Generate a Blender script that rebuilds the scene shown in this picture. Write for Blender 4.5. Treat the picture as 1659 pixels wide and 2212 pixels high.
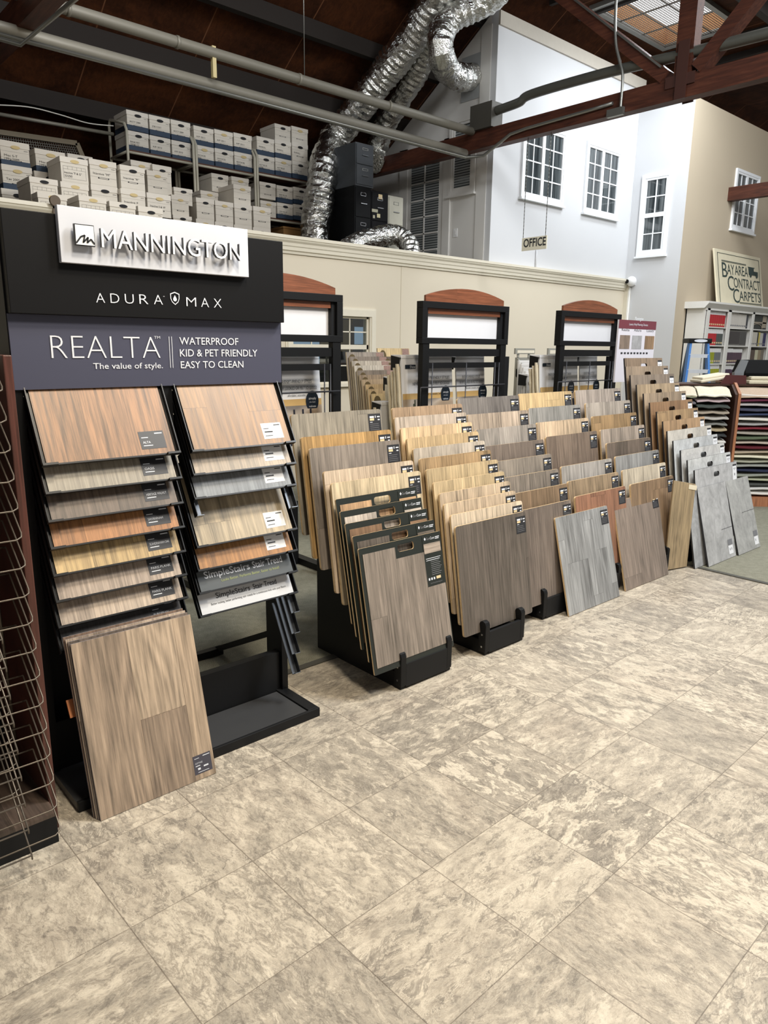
import bpy, math, random
from mathutils import Vector, Matrix
for o in list(bpy.data.objects): bpy.data.objects.remove(o)
SC = bpy.context.scene
COL = SC.collection
random.seed(7)
# ------------------------------------------------------------------ camera
HCAM = 1.66
FPX, YAW, PITCH, ROLL = 1561.775, math.radians(41.944), math.radians(12.947), math.radians(-0.665)
_F = Vector((math.sin(YAW)*math.cos(PITCH), math.cos(YAW)*math.cos(PITCH), -math.sin(PITCH)))
_r = Vector((math.cos(YAW), -math.sin(YAW), 0)); _d = _F.cross(_r)
RIGHT = math.cos(ROLL)*_r + math.sin(ROLL)*_d
DOWN = -math.sin(ROLL)*_r + math.cos(ROLL)*_d
CAM = Vector((0, 0, HCAM))
cd = bpy.data.cameras.new('camera'); cam = bpy.data.objects.new('camera', cd); COL.objects.link(cam)
cd.sensor_fit = 'VERTICAL'; cd.sensor_height = 36; cd.lens = 36*FPX/2212
cd.clip_start = .05; cd.clip_end = 100
cam.matrix_world = Matrix(((RIGHT.x, -DOWN.x, -_F.x, CAM.x), (RIGHT.y, -DOWN.y, -_F.y, CAM.y), (RIGHT.z, -DOWN.z, -_F.z, CAM.z), (0, 0, 0, 1)))
SC.camera = cam
# ------------------------------------------------------------------ light and exposure
SC.view_settings.view_transform = 'Standard'
SC.view_settings.look = 'None'
SC.view_settings.exposure = -0.25
SC.view_settings.gamma = 1.0
SC.view_settings.use_curve_mapping = False
SC.cycles.use_denoising = True
SC.cycles.max_bounces = 6
SC.cycles.diffuse_bounces = 3
SC.cycles.glossy_bounces = 3
SC.cycles.transmission_bounces = 3
SC.cycles.sample_clamp_indirect = 6
W = bpy.data.worlds.new('world'); SC.world = W; W.use_nodes = True
W.node_tree.nodes['Background'].inputs[0].default_value = (1.0, .965, .92, 1)
W.node_tree.nodes['Background'].inputs[1].default_value = .38
def area(name, loc, target, size, power, color, size_y=None):
    l = bpy.data.lights.new(name, 'AREA'); l.energy = power; l.color = color; l.size = size
    l.shape = 'RECTANGLE'; l.size_y = size_y or size
    o = bpy.data.objects.new(name, l); COL.objects.link(o); o.location = loc
    o.rotation_euler = (Vector(target)-Vector(loc)).to_track_quat('-Z', 'Y').to_euler()
    return o
DAY = (.95, .98, 1.0); WARM = (1.0, .88, .70)
BLUE = (.87, .94, 1.0)
area('skylight_near', (4.6, .9, 6.3), (4.2, 2.6, 0), 1.4, 380, DAY)
area('skylight_right', (11.4, 1.0, 6.3), (9.5, 5.5, 1), 1.5, 290, DAY)
area('skylight_above', (10.9, 5.3, 6.2), (10.9, 5.6, 0), 1.6, 120, BLUE, .9)
area('bookcase_fill', (9.2, 3.2, 6.2), (13.2, 5.8, 1.8), 1.2, 270, (.96, .98, 1.0))  # added fill to brighten the bookcase, no roof opening belongs to it
area('rack_fill', (5.8, -1.2, 5.6), (5.2, 4.3, 1.2), 1.4, 280, DAY)  # added frontal fill for the rack cards, hung below the roof
area('loft_fill', (2.6, 4.9, 6.2), (3.6, 8.3, 3.4), 1.2, 120, DAY)  # added fill to brighten the loft boxes, not a real skylight
area('ceiling_lamp_left', (1.35, 1.15, 4.3), (1.3, 2.5, .6), .30, 72, WARM)
area('ceiling_lamp_middle', (3.3, 1.0, 4.3), (3.1, 2.7, .4), .30, 70, WARM)
area('floor_fill_front', (1.2, .2, 4.2), (1.2, .9, 0), .5, 105, WARM)  # unseen warm fill added high up to brighten the near floor

# ------------------------------------------------------------------ picture ray helpers (a pixel of the frame onto a real plane)
def ray(x, y): return RIGHT*((x-829.5)/FPX) + DOWN*((y-1106)/FPX) + _F
def at_y(Y, x, y): d = ray(x, y); return CAM + d*((Y-CAM.y)/d.y)
def at_x(X, x, y): d = ray(x, y); return CAM + d*((X-CAM.x)/d.x)
def at_z(Z, x, y): d = ray(x, y); return CAM + d*((Z-CAM.z)/d.z)
def at_pl(n, k, x, y): n = Vector(n); d = ray(x, y); return CAM + d*((k-n.dot(CAM))/n.dot(d))
FH = Vector((math.sin(YAW), math.cos(YAW), 0)); RH = Vector((math.cos(YAW), -math.sin(YAW), 0))
def at_d(D, x, y): return at_pl(FH, D, x, y)
def roof_at(x, y, k=10.944): return at_pl((0, .645, 1), k, x, y)
# ------------------------------------------------------------------ mesh helpers
class MB:
    def __init__(s): s.v = []; s.f = []; s.m = []; s.sm = []
    def add(s, vs, fs, mi=0, smooth=False):
        n = len(s.v); s.v += [Vector(v) for v in vs]
        for f in fs: s.f.append(tuple(i+n for i in f)); s.m.append(mi); s.sm.append(smooth)
        return s
    def box(s, x0, x1, y0, y1, z0, z1, mi=0):
        x0, x1 = sorted((x0, x1)); y0, y1 = sorted((y0, y1)); z0, z1 = sorted((z0, z1))
        return s.add([(x0,y0,z0),(x1,y0,z0),(x1,y1,z0),(x0,y1,z0),(x0,y0,z1),(x1,y0,z1),(x1,y1,z1),(x0,y1,z1)],
            [(0,3,2,1),(4,5,6,7),(0,1,5,4),(1,2,6,5),(2,3,7,6),(3,0,4,7)], mi)
    def obox(s, o, a, b, c, mi=0):
        o, a, b, c = Vector(o), Vector(a), Vector(b), Vector(c)
        if a.cross(b).dot(c) < 0: a, b = b, a
        return s.add([o, o+a, o+a+b, o+b, o+c, o+a+c, o+a+b+c, o+b+c],
            [(0,3,2,1),(4,5,6,7),(0,1,5,4),(1,2,6,5),(2,3,7,6),(3,0,4,7)], mi)
    def beam(s, p, q, w, h, up=(0,0,1), mi=0):
        p, q = Vector(p), Vector(q); t = (q-p).normalized(); a = t.cross(Vector(up))
        if a.length < 1e-4: a = Vector((1,0,0))
        a.normalize(); b = a.cross(t).normalized()
        return s.obox(p-a*w/2-b*h/2, q-p, a*w, b*h, mi)
    def poly(s, pts, mi=0): return s.add(pts, [tuple(range(len(pts)))], mi)
    def prism(s, loop, ext, mi=0, mside=None):
        loop = [Vector(p) for p in loop]; ext = Vector(ext); n = len(loop)
        c = sum(loop, Vector())/n; nn = Vector()
        for i in range(n): nn += (loop[i]-c).cross(loop[(i+1) % n]-c)
        if nn.dot(ext) > 0: loop = loop[::-1]
        vs = loop+[p+ext for p in loop]
        s.add(vs, [tuple(range(n)), tuple(range(2*n-1, n-1, -1))], mi)
        k = len(s.v)-2*n
        for i in range(n):
            s.f.append((k+i, k+n+i, k+n+(i+1) % n, k+(i+1) % n)); s.m.append(mi if mside is None else mside); s.sm.append(False)
        return s
    def tube(s, pts, r, seg=8, mi=0, caps=True):
        pts = [Vector(p) for p in pts]; n = len(pts); R = r if isinstance(r, (list, tuple)) else [r]*n
        T = []
        for i in range(n):
            a = pts[max(i-1, 0)]; b = pts[min(i+1, n-1)]; T.append((b-a).normalized())
        u = T[0].orthogonal().normalized(); vs = []
        for i in range(n):
            u = (u-T[i]*u.dot(T[i])).normalized(); w = T[i].cross(u)
            for k in range(seg):
                a = 2*math.pi*k/seg; vs.append(pts[i]+(u*math.cos(a)+w*math.sin(a))*R[i])
        fs = [(i*seg+k, i*seg+(k+1) % seg, (i+1)*seg+(k+1) % seg, (i+1)*seg+k) for i in range(n-1) for k in range(seg)]
        s.add(vs, fs, mi, True)
        if caps:
            b = len(s.v)-n*seg
            s.f.append(tuple(b+k for k in range(seg-1, -1, -1))); s.m.append(mi); s.sm.append(False)
            s.f.append(tuple(b+(n-1)*seg+k for k in range(seg))); s.m.append(mi); s.sm.append(False)
        return s
    def disc(s, c, nrm, r, seg=20, mi=0, sy=1.0, th=.002):
        c = Vector(c); nrm = Vector(nrm).normalized(); u = Vector((0,0,1)); w = nrm.cross(u)
        if w.length < 1e-3: u = Vector((0,1,0)); w = nrm.cross(u)
        w.normalize()
        lp = [c+w*(r*math.cos(2*math.pi*k/seg))+u*(r*sy*math.sin(2*math.pi*k/seg)) for k in range(seg)]
        return s.prism(lp, nrm*th, mi)
    def holed(s, outer, holes, t, mi=0, mside=1):
        # slab in local x,z with holes, front face at y=0, back at y=t
        import bmesh
        bm = bmesh.new(); es = []
        for lp in [outer]+holes:
            vv = [bm.verts.new((p[0], 0, p[1])) for p in lp]
            for i in range(len(vv)): es.append(bm.edges.new((vv[i], vv[(i+1) % len(vv)])))
        bmesh.ops.triangle_fill(bm, edges=es, use_beauty=True, use_dissolve=False)
        bm.verts.index_update(); tris = []
        for f in bm.faces:
            tri = [(v.co.x, v.co.z) for v in f.verts]
            (ax, az), (bx, bz), (cx, cz) = tri
            if (bx-ax)*(cz-az)-(bz-az)*(cx-ax) < 0: tri = tri[::-1]
            tris.append(tri)
        bm.free()
        for tri in tris:
            s.add([(p[0], 0, p[1]) for p in tri], [(0, 1, 2)], mi)
            s.add([(p[0], t, p[1]) for p in tri], [(2, 1, 0)], mi)
        for q, lp in enumerate([outer]+holes):
            n = len(lp); ar = sum(lp[i][0]*lp[(i+1) % n][1]-lp[(i+1) % n][0]*lp[i][1] for i in range(n))
            if (ar > 0) == (q > 0): lp = lp[::-1]
            for i in range(n):
                a, b = lp[i], lp[(i+1) % n]
                s.add([(a[0],0,a[1]),(a[0],t,a[1]),(b[0],t,b[1]),(b[0],0,b[1])], [(0,1,2,3)], mside)
        return s
    def build(s, name, mats, parent=None, origin=None, bevel=0):
        me = bpy.data.meshes.new(name)
        if parent is not None and origin is None:
            origin = Vector(parent.location); q = parent.parent
            while q: origin += q.location; q = q.parent
        og = Vector(origin) if origin is not None else Vector()
        me.from_pydata([v-og for v in s.v], [], s.f)
        mats = mats if isinstance(mats, (list, tuple)) else [mats]
        for m in mats: me.materials.append(m)
        for p, mi, sm in zip(me.polygons, s.m, s.sm): p.material_index = min(mi, len(mats)-1); p.use_smooth = sm
        o = bpy.data.objects.new(name, me); COL.objects.link(o)
        if parent is not None: o.parent = parent
        elif origin is not None: o.location = og
        if bevel:
            b = o.modifiers.new('bevel', 'BEVEL'); b.width = bevel; b.segments = 2; b.limit_method = 'ANGLE'
        return o
def tag(o, label=None, cat=None, group=None, kind=None):
    if label: o['label'] = label
    if cat: o['category'] = cat
    if group: o['group'] = group
    if kind: o['kind'] = kind
    return o
def thing(name, label, cat, loc=(0,0,0), group=None):
    o = bpy.data.objects.new(name, None); COL.objects.link(o); o.location = loc; o.empty_display_size = .1
    return tag(o, label, cat, group)
def struct(o): o['kind'] = 'structure'; return o
def rrect(x0, x1, z0, z1, r, n=4, corners=(1,1,1,1)):
    pts = []
    for (cx, cz, a0, on, kx, kz) in ((x1-r, z0+r, -90, corners[0], x1, z0), (x1-r, z1-r, 0, corners[1], x1, z1), (x0+r, z1-r, 90, corners[2], x0, z1), (x0+r, z0+r, 180, corners[3], x0, z0)):
        if on:
            for k in range(n+1):
                a = math.radians(a0+90*k/n); pts.append((cx+r*math.cos(a), cz+r*math.sin(a)))
        else: pts.append((kx, kz))
    return pts
# text as mesh, in local x (reading) and z (up), facing -y
_tcache = {}
def text_raw(s, ext=0.0, off=0.0):
    key = (s, ext, off)
    if key in _tcache: return _tcache[key]
    c = bpy.data.curves.new('t', 'FONT'); c.body = s; c.size = 1; c.extrude = ext; c.offset = off; c.resolution_u = 3
    o = bpy.data.objects.new('t', c); COL.objects.link(o)
    bpy.context.view_layer.update()
    me = bpy.data.meshes.new_from_object(o.evaluated_get(bpy.context.evaluated_depsgraph_get()))
    vs = [(v.co.x, v.co.y, v.co.z) for v in me.vertices]; fs = [tuple(p.vertices) for p in me.polygons]; nz = [p.normal.z for p in me.polygons]
    bpy.data.objects.remove(o); bpy.data.curves.remove(c); bpy.data.meshes.remove(me)
    _tcache[key] = (vs, fs, nz); return _tcache[key]
CAPH = None
def cap():
    global CAPH
    if CAPH is None:
        v = text_raw('H')[0]; CAPH = max(p[1] for p in v)-min(p[1] for p in v)
    return CAPH
def put_text(mb, s, P, ux, uz, width, caph, mi=0, ext=0.0, off=0.0, depth=0.0, mside=None):
    """P baseline left; ux reading direction, uz up (unit vectors); text faces ux x uz reversed towards the reader"""
    vs, fs, nz = text_raw(s, .5 if depth else 0.0, off)
    x0 = min(v[0] for v in vs); x1 = max(v[0] for v in vs); sx = width/(x1-x0); sz = caph/cap()
    P, ux, uz = Vector(P), Vector(ux), Vector(uz); n = ux.cross(uz)
    out = [P+ux*((v[0]-x0)*sx)+uz*(v[1]*sz)+n*((v[2]*depth)+depth/2) for v in vs]
    for f, z in zip(fs, nz):
        b = len(mb.v)
        mb.add([out[i] for i in f], [tuple(range(len(f)))], mi if (not depth or z > .5 or mside is None) else mside)
    return mb
# ------------------------------------------------------------------ materials
def lin(h):
    h = h.lstrip('#'); c = [int(h[i:i+2], 16)/255 for i in (0, 2, 4)]
    return tuple((x/12.92 if x <= .04045 else ((x+.055)/1.055)**2.4) for x in c)+(1,)
class NT:
    def __init__(s, name):
        s.mat = bpy.data.materials.new(name); s.mat.use_nodes = True; s.t = s.mat.node_tree
        s.bsdf = s.t.nodes['Principled BSDF']
    def n(s, typ, **kw):
        nd = s.t.nodes.new(typ)
        for k, v in kw.items(): setattr(nd, k, v)
        return nd
    def put(s, sock, v):
        if isinstance(v, bpy.types.NodeSocket): s.t.links.new(v, sock)
        elif v is not None: sock.default_value = v
    def m(s, op, a, b=None, c=None):
        nd = s.n('ShaderNodeMath', operation=op); s.put(nd.inputs[0], a); s.put(nd.inputs[1], b); s.put(nd.inputs[2], c); return nd.outputs[0]
    def xyz(s, x, y, z):
        nd = s.n('ShaderNodeCombineXYZ'); s.put(nd.inputs[0], x); s.put(nd.inputs[1], y); s.put(nd.inputs[2], z); return nd.outputs[0]
    def noise(s, vec, scale, detail=2, rough=.5, dist=0.0):
        nd = s.n('ShaderNodeTexNoise'); s.put(nd.inputs['Vector'], vec); nd.inputs['Scale'].default_value = scale
        nd.inputs['Detail'].default_value = detail; nd.inputs['Roughness'].default_value = rough; nd.inputs['Distortion'].default_value = dist
        return nd.outputs['Fac']
    def white(s, vec):
        nd = s.n('ShaderNodeTexWhiteNoise'); s.put(nd.inputs['Vector'], vec); return nd.outputs['Value']
    def mix(s, f, a, b, blend='MIX'):
        nd = s.n('ShaderNodeMix', data_type='RGBA', blend_type=blend); s.put(nd.inputs[0], f); s.put(nd.inputs[6], a); s.put(nd.inputs[7], b); return nd.outputs[2]
    def ramp(s, f, stops):
        nd = s.n('ShaderNodeValToRGB'); e = nd.color_ramp.elements
        while len(e) < len(stops): e.new(.5)
        for el, (p, c) in zip(e, stops): el.position = p; el.color = lin(c) if isinstance(c, str) else c
        s.put(nd.inputs[0], f); return nd.outputs[0]
    def obj(s): 
        tc = s.n('ShaderNodeTexCoord'); sp = s.n('ShaderNodeSeparateXYZ'); s.t.links.new(tc.outputs['Object'], sp.inputs[0])
        return tc.outputs['Object'], sp.outputs[0], sp.outputs[1], sp.outputs[2]
    def bump(s, h, strength=.2, dist=.005):
        nd = s.n('ShaderNodeBump'); nd.inputs['Strength'].default_value = strength; nd.inputs['Distance'].default_value = dist
        s.put(nd.inputs['Height'], h); s.t.links.new(nd.outputs[0], s.bsdf.inputs['Normal'])
    def done(s, color=None, rough=.5, metal=0.0, spec=None):
        s.put(s.bsdf.inputs['Base Color'], color); s.put(s.bsdf.inputs['Roughness'], rough); s.bsdf.inputs['Metallic'].default_value = metal
        if spec is not None: s.bsdf.inputs['Specular IOR Level'].default_value = spec
        return s.mat
_mc = {}
def mat(name, col, rough=.5, metal=0.0, spec=None, var=.06, scale=18):
    if name in _mc: return _mc[name]
    t = NT(name); c = lin(col)
    if var:
        v = t.obj()[0]; f = t.noise(v, scale, 3)
        hi = tuple(min(1, x*(1+var)) for x in c[:3])+(1,); lo = tuple(x*(1-var) for x in c[:3])+(1,)
        _mc[name] = t.done(t.mix(f, lo, hi), rough, metal, spec)
    else: _mc[name] = t.done(c, rough, metal, spec)
    return _mc[name]
def shade(h, k):
    h = h.lstrip('#'); return '%02x%02x%02x' % tuple(max(0, min(255, int(int(h[i:i+2], 16)*k))) for i in (0, 2, 4))
def desat(h, k=.82):
    h = h.lstrip('#'); c = [int(h[i:i+2], 16) for i in (0, 2, 4)]; g = sum(c)/3; return '%02x%02x%02x' % tuple(int(g+(x-g)*k) for x in c)
def wood(name, col, pw=.19, pl=1.22, contrast=1.0, rough=.42, seam=.0016, grain=1.0, ring=1.0, axis='z', ph=None):
    """plank flooring: planks run along local z, side by side along local x"""
    if name in _mc: return _mc[name]
    col = desat(col); t = NT(name); v, X, Y, Z = t.obj()
    if axis == 'x': X, Z = Z, X
    r = t.n('ShaderNodeObjectInfo').outputs['Random']
    px = t.m('ADD', t.m('DIVIDE', X, pw), t.m('MULTIPLY', r, 7.3) if ph is None else ph); i = t.m('FLOOR', px); fx = t.m('SUBTRACT', px, i)
    t1 = t.white(t.xyz(i, r, 0.3)); pz = t.m('ADD', t.m('DIVIDE', Z, pl), t.m('MULTIPLY', t1, 3.0)); j = t.m('FLOOR', pz); fz = t.m('SUBTRACT', pz, j)
    tone = t.white(t.xyz(i, j, r))
    off = t.m('ADD', t.m('MULTIPLY', tone, 9.0), t.m('MULTIPLY', r, 13.0))
    g = t.noise(t.xyz(X, t.m('MULTIPLY', Z, .035), off), 95, 5, .7)
    big = t.noise(t.xyz(X, t.m('MULTIPLY', Z, .16), off), 13, 2, .5, .6)
    rings = t.m('MULTIPLY_ADD', t.m('SINE', t.m('MULTIPLY', t.noise(t.xyz(X, t.m('MULTIPLY', Z, .11), off), 6.5, 1), 95.0)), .5, .5)
    val = t.m('ADD', t.m('MULTIPLY', t.m('SUBTRACT', tone, .5), .30*contrast), t.m('MULTIPLY', t.m('SUBTRACT', g, .5), 1.9*grain))
    val = t.m('ADD', val, t.m('MULTIPLY', t.m('SUBTRACT', big, .5), .75*contrast))
    val = t.m('ADD', val, t.m('MULTIPLY', t.m('SUBTRACT', rings, .5), .13*ring))
    val = t.m('ADD', val, .5)
    c = t.ramp(val, [(0.0, shade(col, .66)), (.35, shade(col, .9)), (.62, shade(col, 1.04)), (1.0, shade(col, 1.22))])
    sm = t.m('MAXIMUM', t.m('LESS_THAN', fx, seam/pw), t.m('LESS_THAN', fz, seam/pl))
    c = t.mix(t.m('MULTIPLY', sm, .55), c, lin(shade(col, .35)))
    _mc[name] = t.done(c, t.m('MULTIPLY_ADD', g, .25, rough-.12)); return _mc[name]
def stone(name, col, pw=.38, pl=.61):
    if name in _mc: return _mc[name]
    t = NT(name); v, X, Y, Z = t.obj(); r = t.n('ShaderNodeObjectInfo').outputs['Random']
    px = t.m('ADD', t.m('DIVIDE', X, pw), .37); i = t.m('FLOOR', px); fx = t.m('SUBTRACT', px, i)
    w = t.xyz(X, t.m('MULTIPLY', r, 9.0), t.m('MULTIPLY', Z, .7))
    a = t.noise(w, 7, 8, .7, 1.4); b = t.noise(w, 30, 5, .6, .8)
    val = t.m('ADD', t.m('MULTIPLY', a, .75), t.m('MULTIPLY', b, .3))
    c = t.ramp(val, [(.3, shade(col, .78)), (.5, col), (.72, shade(col, 1.18))])
    c = t.mix(t.m('MULTIPLY', t.m('LESS_THAN', fx, .005), .6), c, lin(shade(col, .45)))
    _mc[name] = t.done(c, .5); return _mc[name]
BLACK = mat('black_powder_coat', '0f1012', .5, spec=.25)
BLACKM = mat('black_melamine', '151618', .55, spec=.25)
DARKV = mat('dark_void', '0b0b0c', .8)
WHITE = mat('white_enamel', 'e8e8e8', .4, var=.02)
WHITEP = mat('white_paper', 'e4e3e2', .6, var=.02)
PLY = mat('plywood_edge', 'cdb28a', .7, var=.18, scale=60)
DKEDGE = mat('dark_board_edge', '26262a', .6)
LABEL = mat('label_charcoal', '2b2c30', .45, var=.03)
LTXT = mat('print_white', 'd8dce4', .5, var=0)
DTXT = mat('print_dark', '2a2c30', .6, var=0)
CREAMP = mat('print_cream', 'd9c49a', .5, var=0)
STEEL = mat('galvanised_steel', '8d8d88', .38, .8)
CHROME = mat('chrome', 'c8ccd0', .2, 1.0)
def ordn(i): return ['first','second','third','fourth','fifth','sixth','seventh','eighth','ninth','tenth','eleventh','twelfth','thirteenth','fourteenth','fifteenth','sixteenth','seventeenth','eighteenth','nineteenth','twentieth','twenty-first','twenty-second','twenty-third','twenty-fourth','twenty-fifth','twenty-sixth'][i]
# ================================================================== THE SETTING
TILE = .4174; TANG = math.radians(1.2215); TORG = Vector((1.0655, 1.814, 0))
XC, YC = 5.43, 2.90          # where the tile stops and the carpet starts
def floor_mat():
    t = NT('slate_vinyl_tile'); v, X, Y, Z = t.obj()
    ux = t.m('DIVIDE', X, TILE); uy = t.m('DIVIDE', Y, TILE); i = t.m('FLOOR', ux); j = t.m('FLOOR', uy)
    fx = t.m('SUBTRACT', ux, i); fy = t.m('SUBTRACT', uy, j)
    r1 = t.white(t.xyz(i, j, 1.7)); r2 = t.white(t.xyz(i, j, 8.1)); sw = t.m('GREATER_THAN', r1, .5)
    a = t.m('MULTIPLY_ADD', sw, t.m('SUBTRACT', Y, X), X); b = t.m('MULTIPLY_ADD', sw, t.m('SUBTRACT', X, Y), Y)
    p = t.xyz(t.m('MULTIPLY', a, .5), b, t.m('MULTIPLY', r2, 23.0))
    p2 = t.xyz(t.m('MULTIPLY', a, .55), b, t.m('MULTIPLY', r2, 31.0))
    n1 = t.noise(p, 9, 10, .78, .5); n2 = t.noise(p2, 38, 8, .74, .5); n3 = t.noise(p2, 17, 10, .72, .5); n4 = t.noise(p, 3.0, 3, .5, .5); n5 = t.noise(p2, 24, 9, .76, .6)
    terr = t.m('MULTIPLY', n3, 13.0); lev = t.m('FLOOR', terr); fr_ = t.m('SUBTRACT', terr, lev); step = t.white(t.xyz(lev, i, j))
    val = t.m('ADD', t.m('MULTIPLY', n1, .50), t.m('ADD', t.m('MULTIPLY', n5, .37), t.m('MULTIPLY', step, .15)))
    c = t.ramp(val, [(.39, '7b746a'), (.46, '989083'), (.53, 'b2a898'), (.60, 'cdc3b1'), (.74, 'bdb3a3')])
    c = t.mix(t.ramp(n4, [(.52, '000000'), (.75, '606060')]), c, lin('b59d88'))
    c = t.mix(t.ramp(fr_, [(0.0, 'b0b0b0'), (.16, '000000')]), c, lin('6c655c'))
    c = t.mix(t.ramp(fr_, [(.74, '000000'), (1.0, 'a0a0a0')]), c, lin('e0d8c8'))
    c = t.mix(t.ramp(n2, [(.36, 'c8c8c8'), (.46, '000000')]), c, lin('6e675f'))
    vn = t.m('ABSOLUTE', t.m('SUBTRACT', n3, .5)); c = t.mix(t.ramp(vn, [(0.0, 'c0c0c0'), (.014, '000000')]), c, lin('625a51'))
    c = t.mix(t.ramp(n5, [(.58, '000000'), (.68, 'a0a0a0')]), c, lin('dcd3c2'))
    e = .0028/TILE
    g = t.m('MAXIMUM', t.m('MAXIMUM', t.m('LESS_THAN', fx, e), t.m('GREATER_THAN', fx, 1-e*.2)), t.m('LESS_THAN', fy, e))
    c = t.mix(t.m('MULTIPLY', g, .62), c, lin('54493f'))
    t.bump(t.m('ADD', n2, t.m('MULTIPLY', g, -1.2)), .25, .0025)
    return t.done(c, t.m('MULTIPLY_ADD', n2, .25, .32), 0, .4)
def carpet_mat():
    t = NT('loop_carpet'); v, X, Y, Z = t.obj()
    f = t.noise(v, 260, 2); g = t.noise(v, 22, 3)
    c = t.ramp(t.m('ADD', t.m('MULTIPLY', f, .8), t.m('MULTIPLY', g, .2)), [(.3, '5a594e'), (.5, '7f7e70'), (.7, 'a2a092')])
    t.bump(f, .5, .004); return t.done(c, .95, 0, .1)
rot = Matrix.Rotation(TANG, 3, 'Z').inverted()
fl = MB(); fl.poly([rot @ (Vector(p)-TORG) for p in [(-5, -8, 0), (XC, -8, 0), (XC, YC, 0), (-5, YC, 0)]])
o = fl.build('floor', floor_mat()); o.location = TORG; o.rotation_euler = (0, 0, TANG); struct(o)
CARPET = carpet_mat()
fc = MB(); fc.poly([(-5, YC, 0), (XC, YC, 0), (XC, 7.1, 0), (-5, 7.1, 0)]); fc.poly([(XC, -8, 0), (22, -8, 0), (22, 7.1, 0), (XC, 7.1, 0)])
struct(fc.build('floor_carpet', CARPET))
tr = MB(); tr.box(XC-.012, XC+.03, -8, YC, 0, .007); tr.box(-5, XC+.03, YC-.012, YC+.03, 0, .007)
struct(tr.build('trim_1', mat('carpet_edge_strip', '4b4a44', .6)))
# ---- back wall with the parapet of the storage loft
YW = 7.1; X1 = at_y(7.0, 1363, 606).x+.02
def paint(name, col):
    t = NT(name); v = t.obj()[0]; n = t.noise(v, 1.3, 4); m = t.noise(v, 240, 2)
    c = lin(col); lo = tuple(x*.94 for x in c[:3])+(1,)
    t.bump(m, .12, .002); return t.done(t.mix(n, lo, c), .7, 0, .25)
BEIGE = paint('beige_wall_paint', 'd6ccb8'); WALLW = paint('white_wall_paint', 'cfd0d2'); TANW = paint('tan_wall_paint', 'bcae98'); GREYW = paint('grey_white_wall_paint', 'dcdad6')
TRIM = mat('cream_trim_paint', 'ddd6c4', .45, var=.04)
gl0, gl1, gz0, gz1 = 4.93, at_y(YW, 798, 685).x, at_y(YW, 735, 835).z+.03, at_y(YW, 798, 685).z
wb = MB(); wb.box(-5, gl0, YW, YW+.12, 0, 2.70); wb.box(gl1, X1, YW, YW+.12, 0, 2.70); wb.box(gl0, gl1, YW, YW+.12, 0, gz0); wb.box(gl0, gl1, YW, YW+.12, gz1, 2.70)
struct(wb.build('wall_back', BEIGE))
sm_ = MB(); sx = at_y(YW, 866, 600).x; sm_.box(sx, sx+.006, YW-.003, YW, 0, 2.68)
struct(sm_.build('trim_5', mat('caulk_seam', 'b9ad96', .7)))
prof = [(YW, 2.655), (YW-.02, 2.655), (YW-.025, 2.68), (YW-.045, 2.69), (YW-.05, 2.725), (YW-.06, 2.735), (YW-.065, 2.765), (YW-.085, 2.785), (YW-.09, 2.80), (YW-.10, 2.805), (YW-.10, 2.838), (YW+.16, 2.838), (YW+.16, 2.70), (YW, 2.70)]
cn = MB(); cn.prism([(-5, y, z) for y, z in prof], (X1+5-.02, 0, 0)); struct(cn.build('trim_2', TRIM))
cp = MB(); cp.box(X1-.05, X1, YW-.10, YW, 0, 2.80); struct(cp.build('trim_3', TRIM))
lf = MB(); lf.box(-5, 8.3, YW+.12, 11, 2.52, 2.60); struct(lf.build('floor_loft', mat('loft_plywood', '4a3a2b', .8)))
# the office behind the beige window
bw = MB(); bw.box(3.2, 7.6, 8.9, 9.0, 0, 2.52); bw.box(3.1, 3.2, YW+.12, 9.0, 0, 2.52); bw.box(7.6, 7.7, YW+.12, 9.0, 0, 2.52)
struct(bw.build('wall_inner_office', paint('office_grey_paint', '5d6063')))
# ---- the white upstairs office
XS = at_y(YW, 1070, 285).x
wo = MB(); wo.box(XS, X1+.1, YW+.02, YW+.14, 2.62, 6.03); struct(wo.build('wall_office_front', WALLW))
tr = MB(); tr.box(XS, X1+.1, YW-.01, YW+.02, 5.86, 6.03); struct(tr.build('trim_4', mat('plaster_band', 'b9b2a6', .7)))
ws = MB(); ws.prism([(XS, YW+.141, 2.6), (XS, YW+.141, 6.03), (XS, 9.25, 4.727), (XS, 10.9, 3.66), (XS, 10.9, 2.6)], (.12, 0, 0))
struct(ws.build('wall_office_side', GREYW))
cb = MB(); pa = at_x(XS, 1048, 200); cb.box(XS-.015, XS, pa.y-.09, pa.y+.09, 2.85, 5.9); struct(cb.build('trim_6', GREYW))
YT = at_x(X1, 1485, 400).y
wr = MB(); wr.box(X1, X1+.12, YT+.002, YW+.019, 0, 5.56); struct(wr.build('wall_right_side', WALLW))
wt = MB(); wt.box(X1+.001, 20, YT, YT+.12, 0, 5.565); struct(wt.build('wall_right', TANW))
lb = MB(); lb.box(-5, 20, 10.9, 11, 2.5, 4.2); struct(lb.build('wall_loft_back', mat('loft_back_boards', '2a1d14', .9)))
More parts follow.
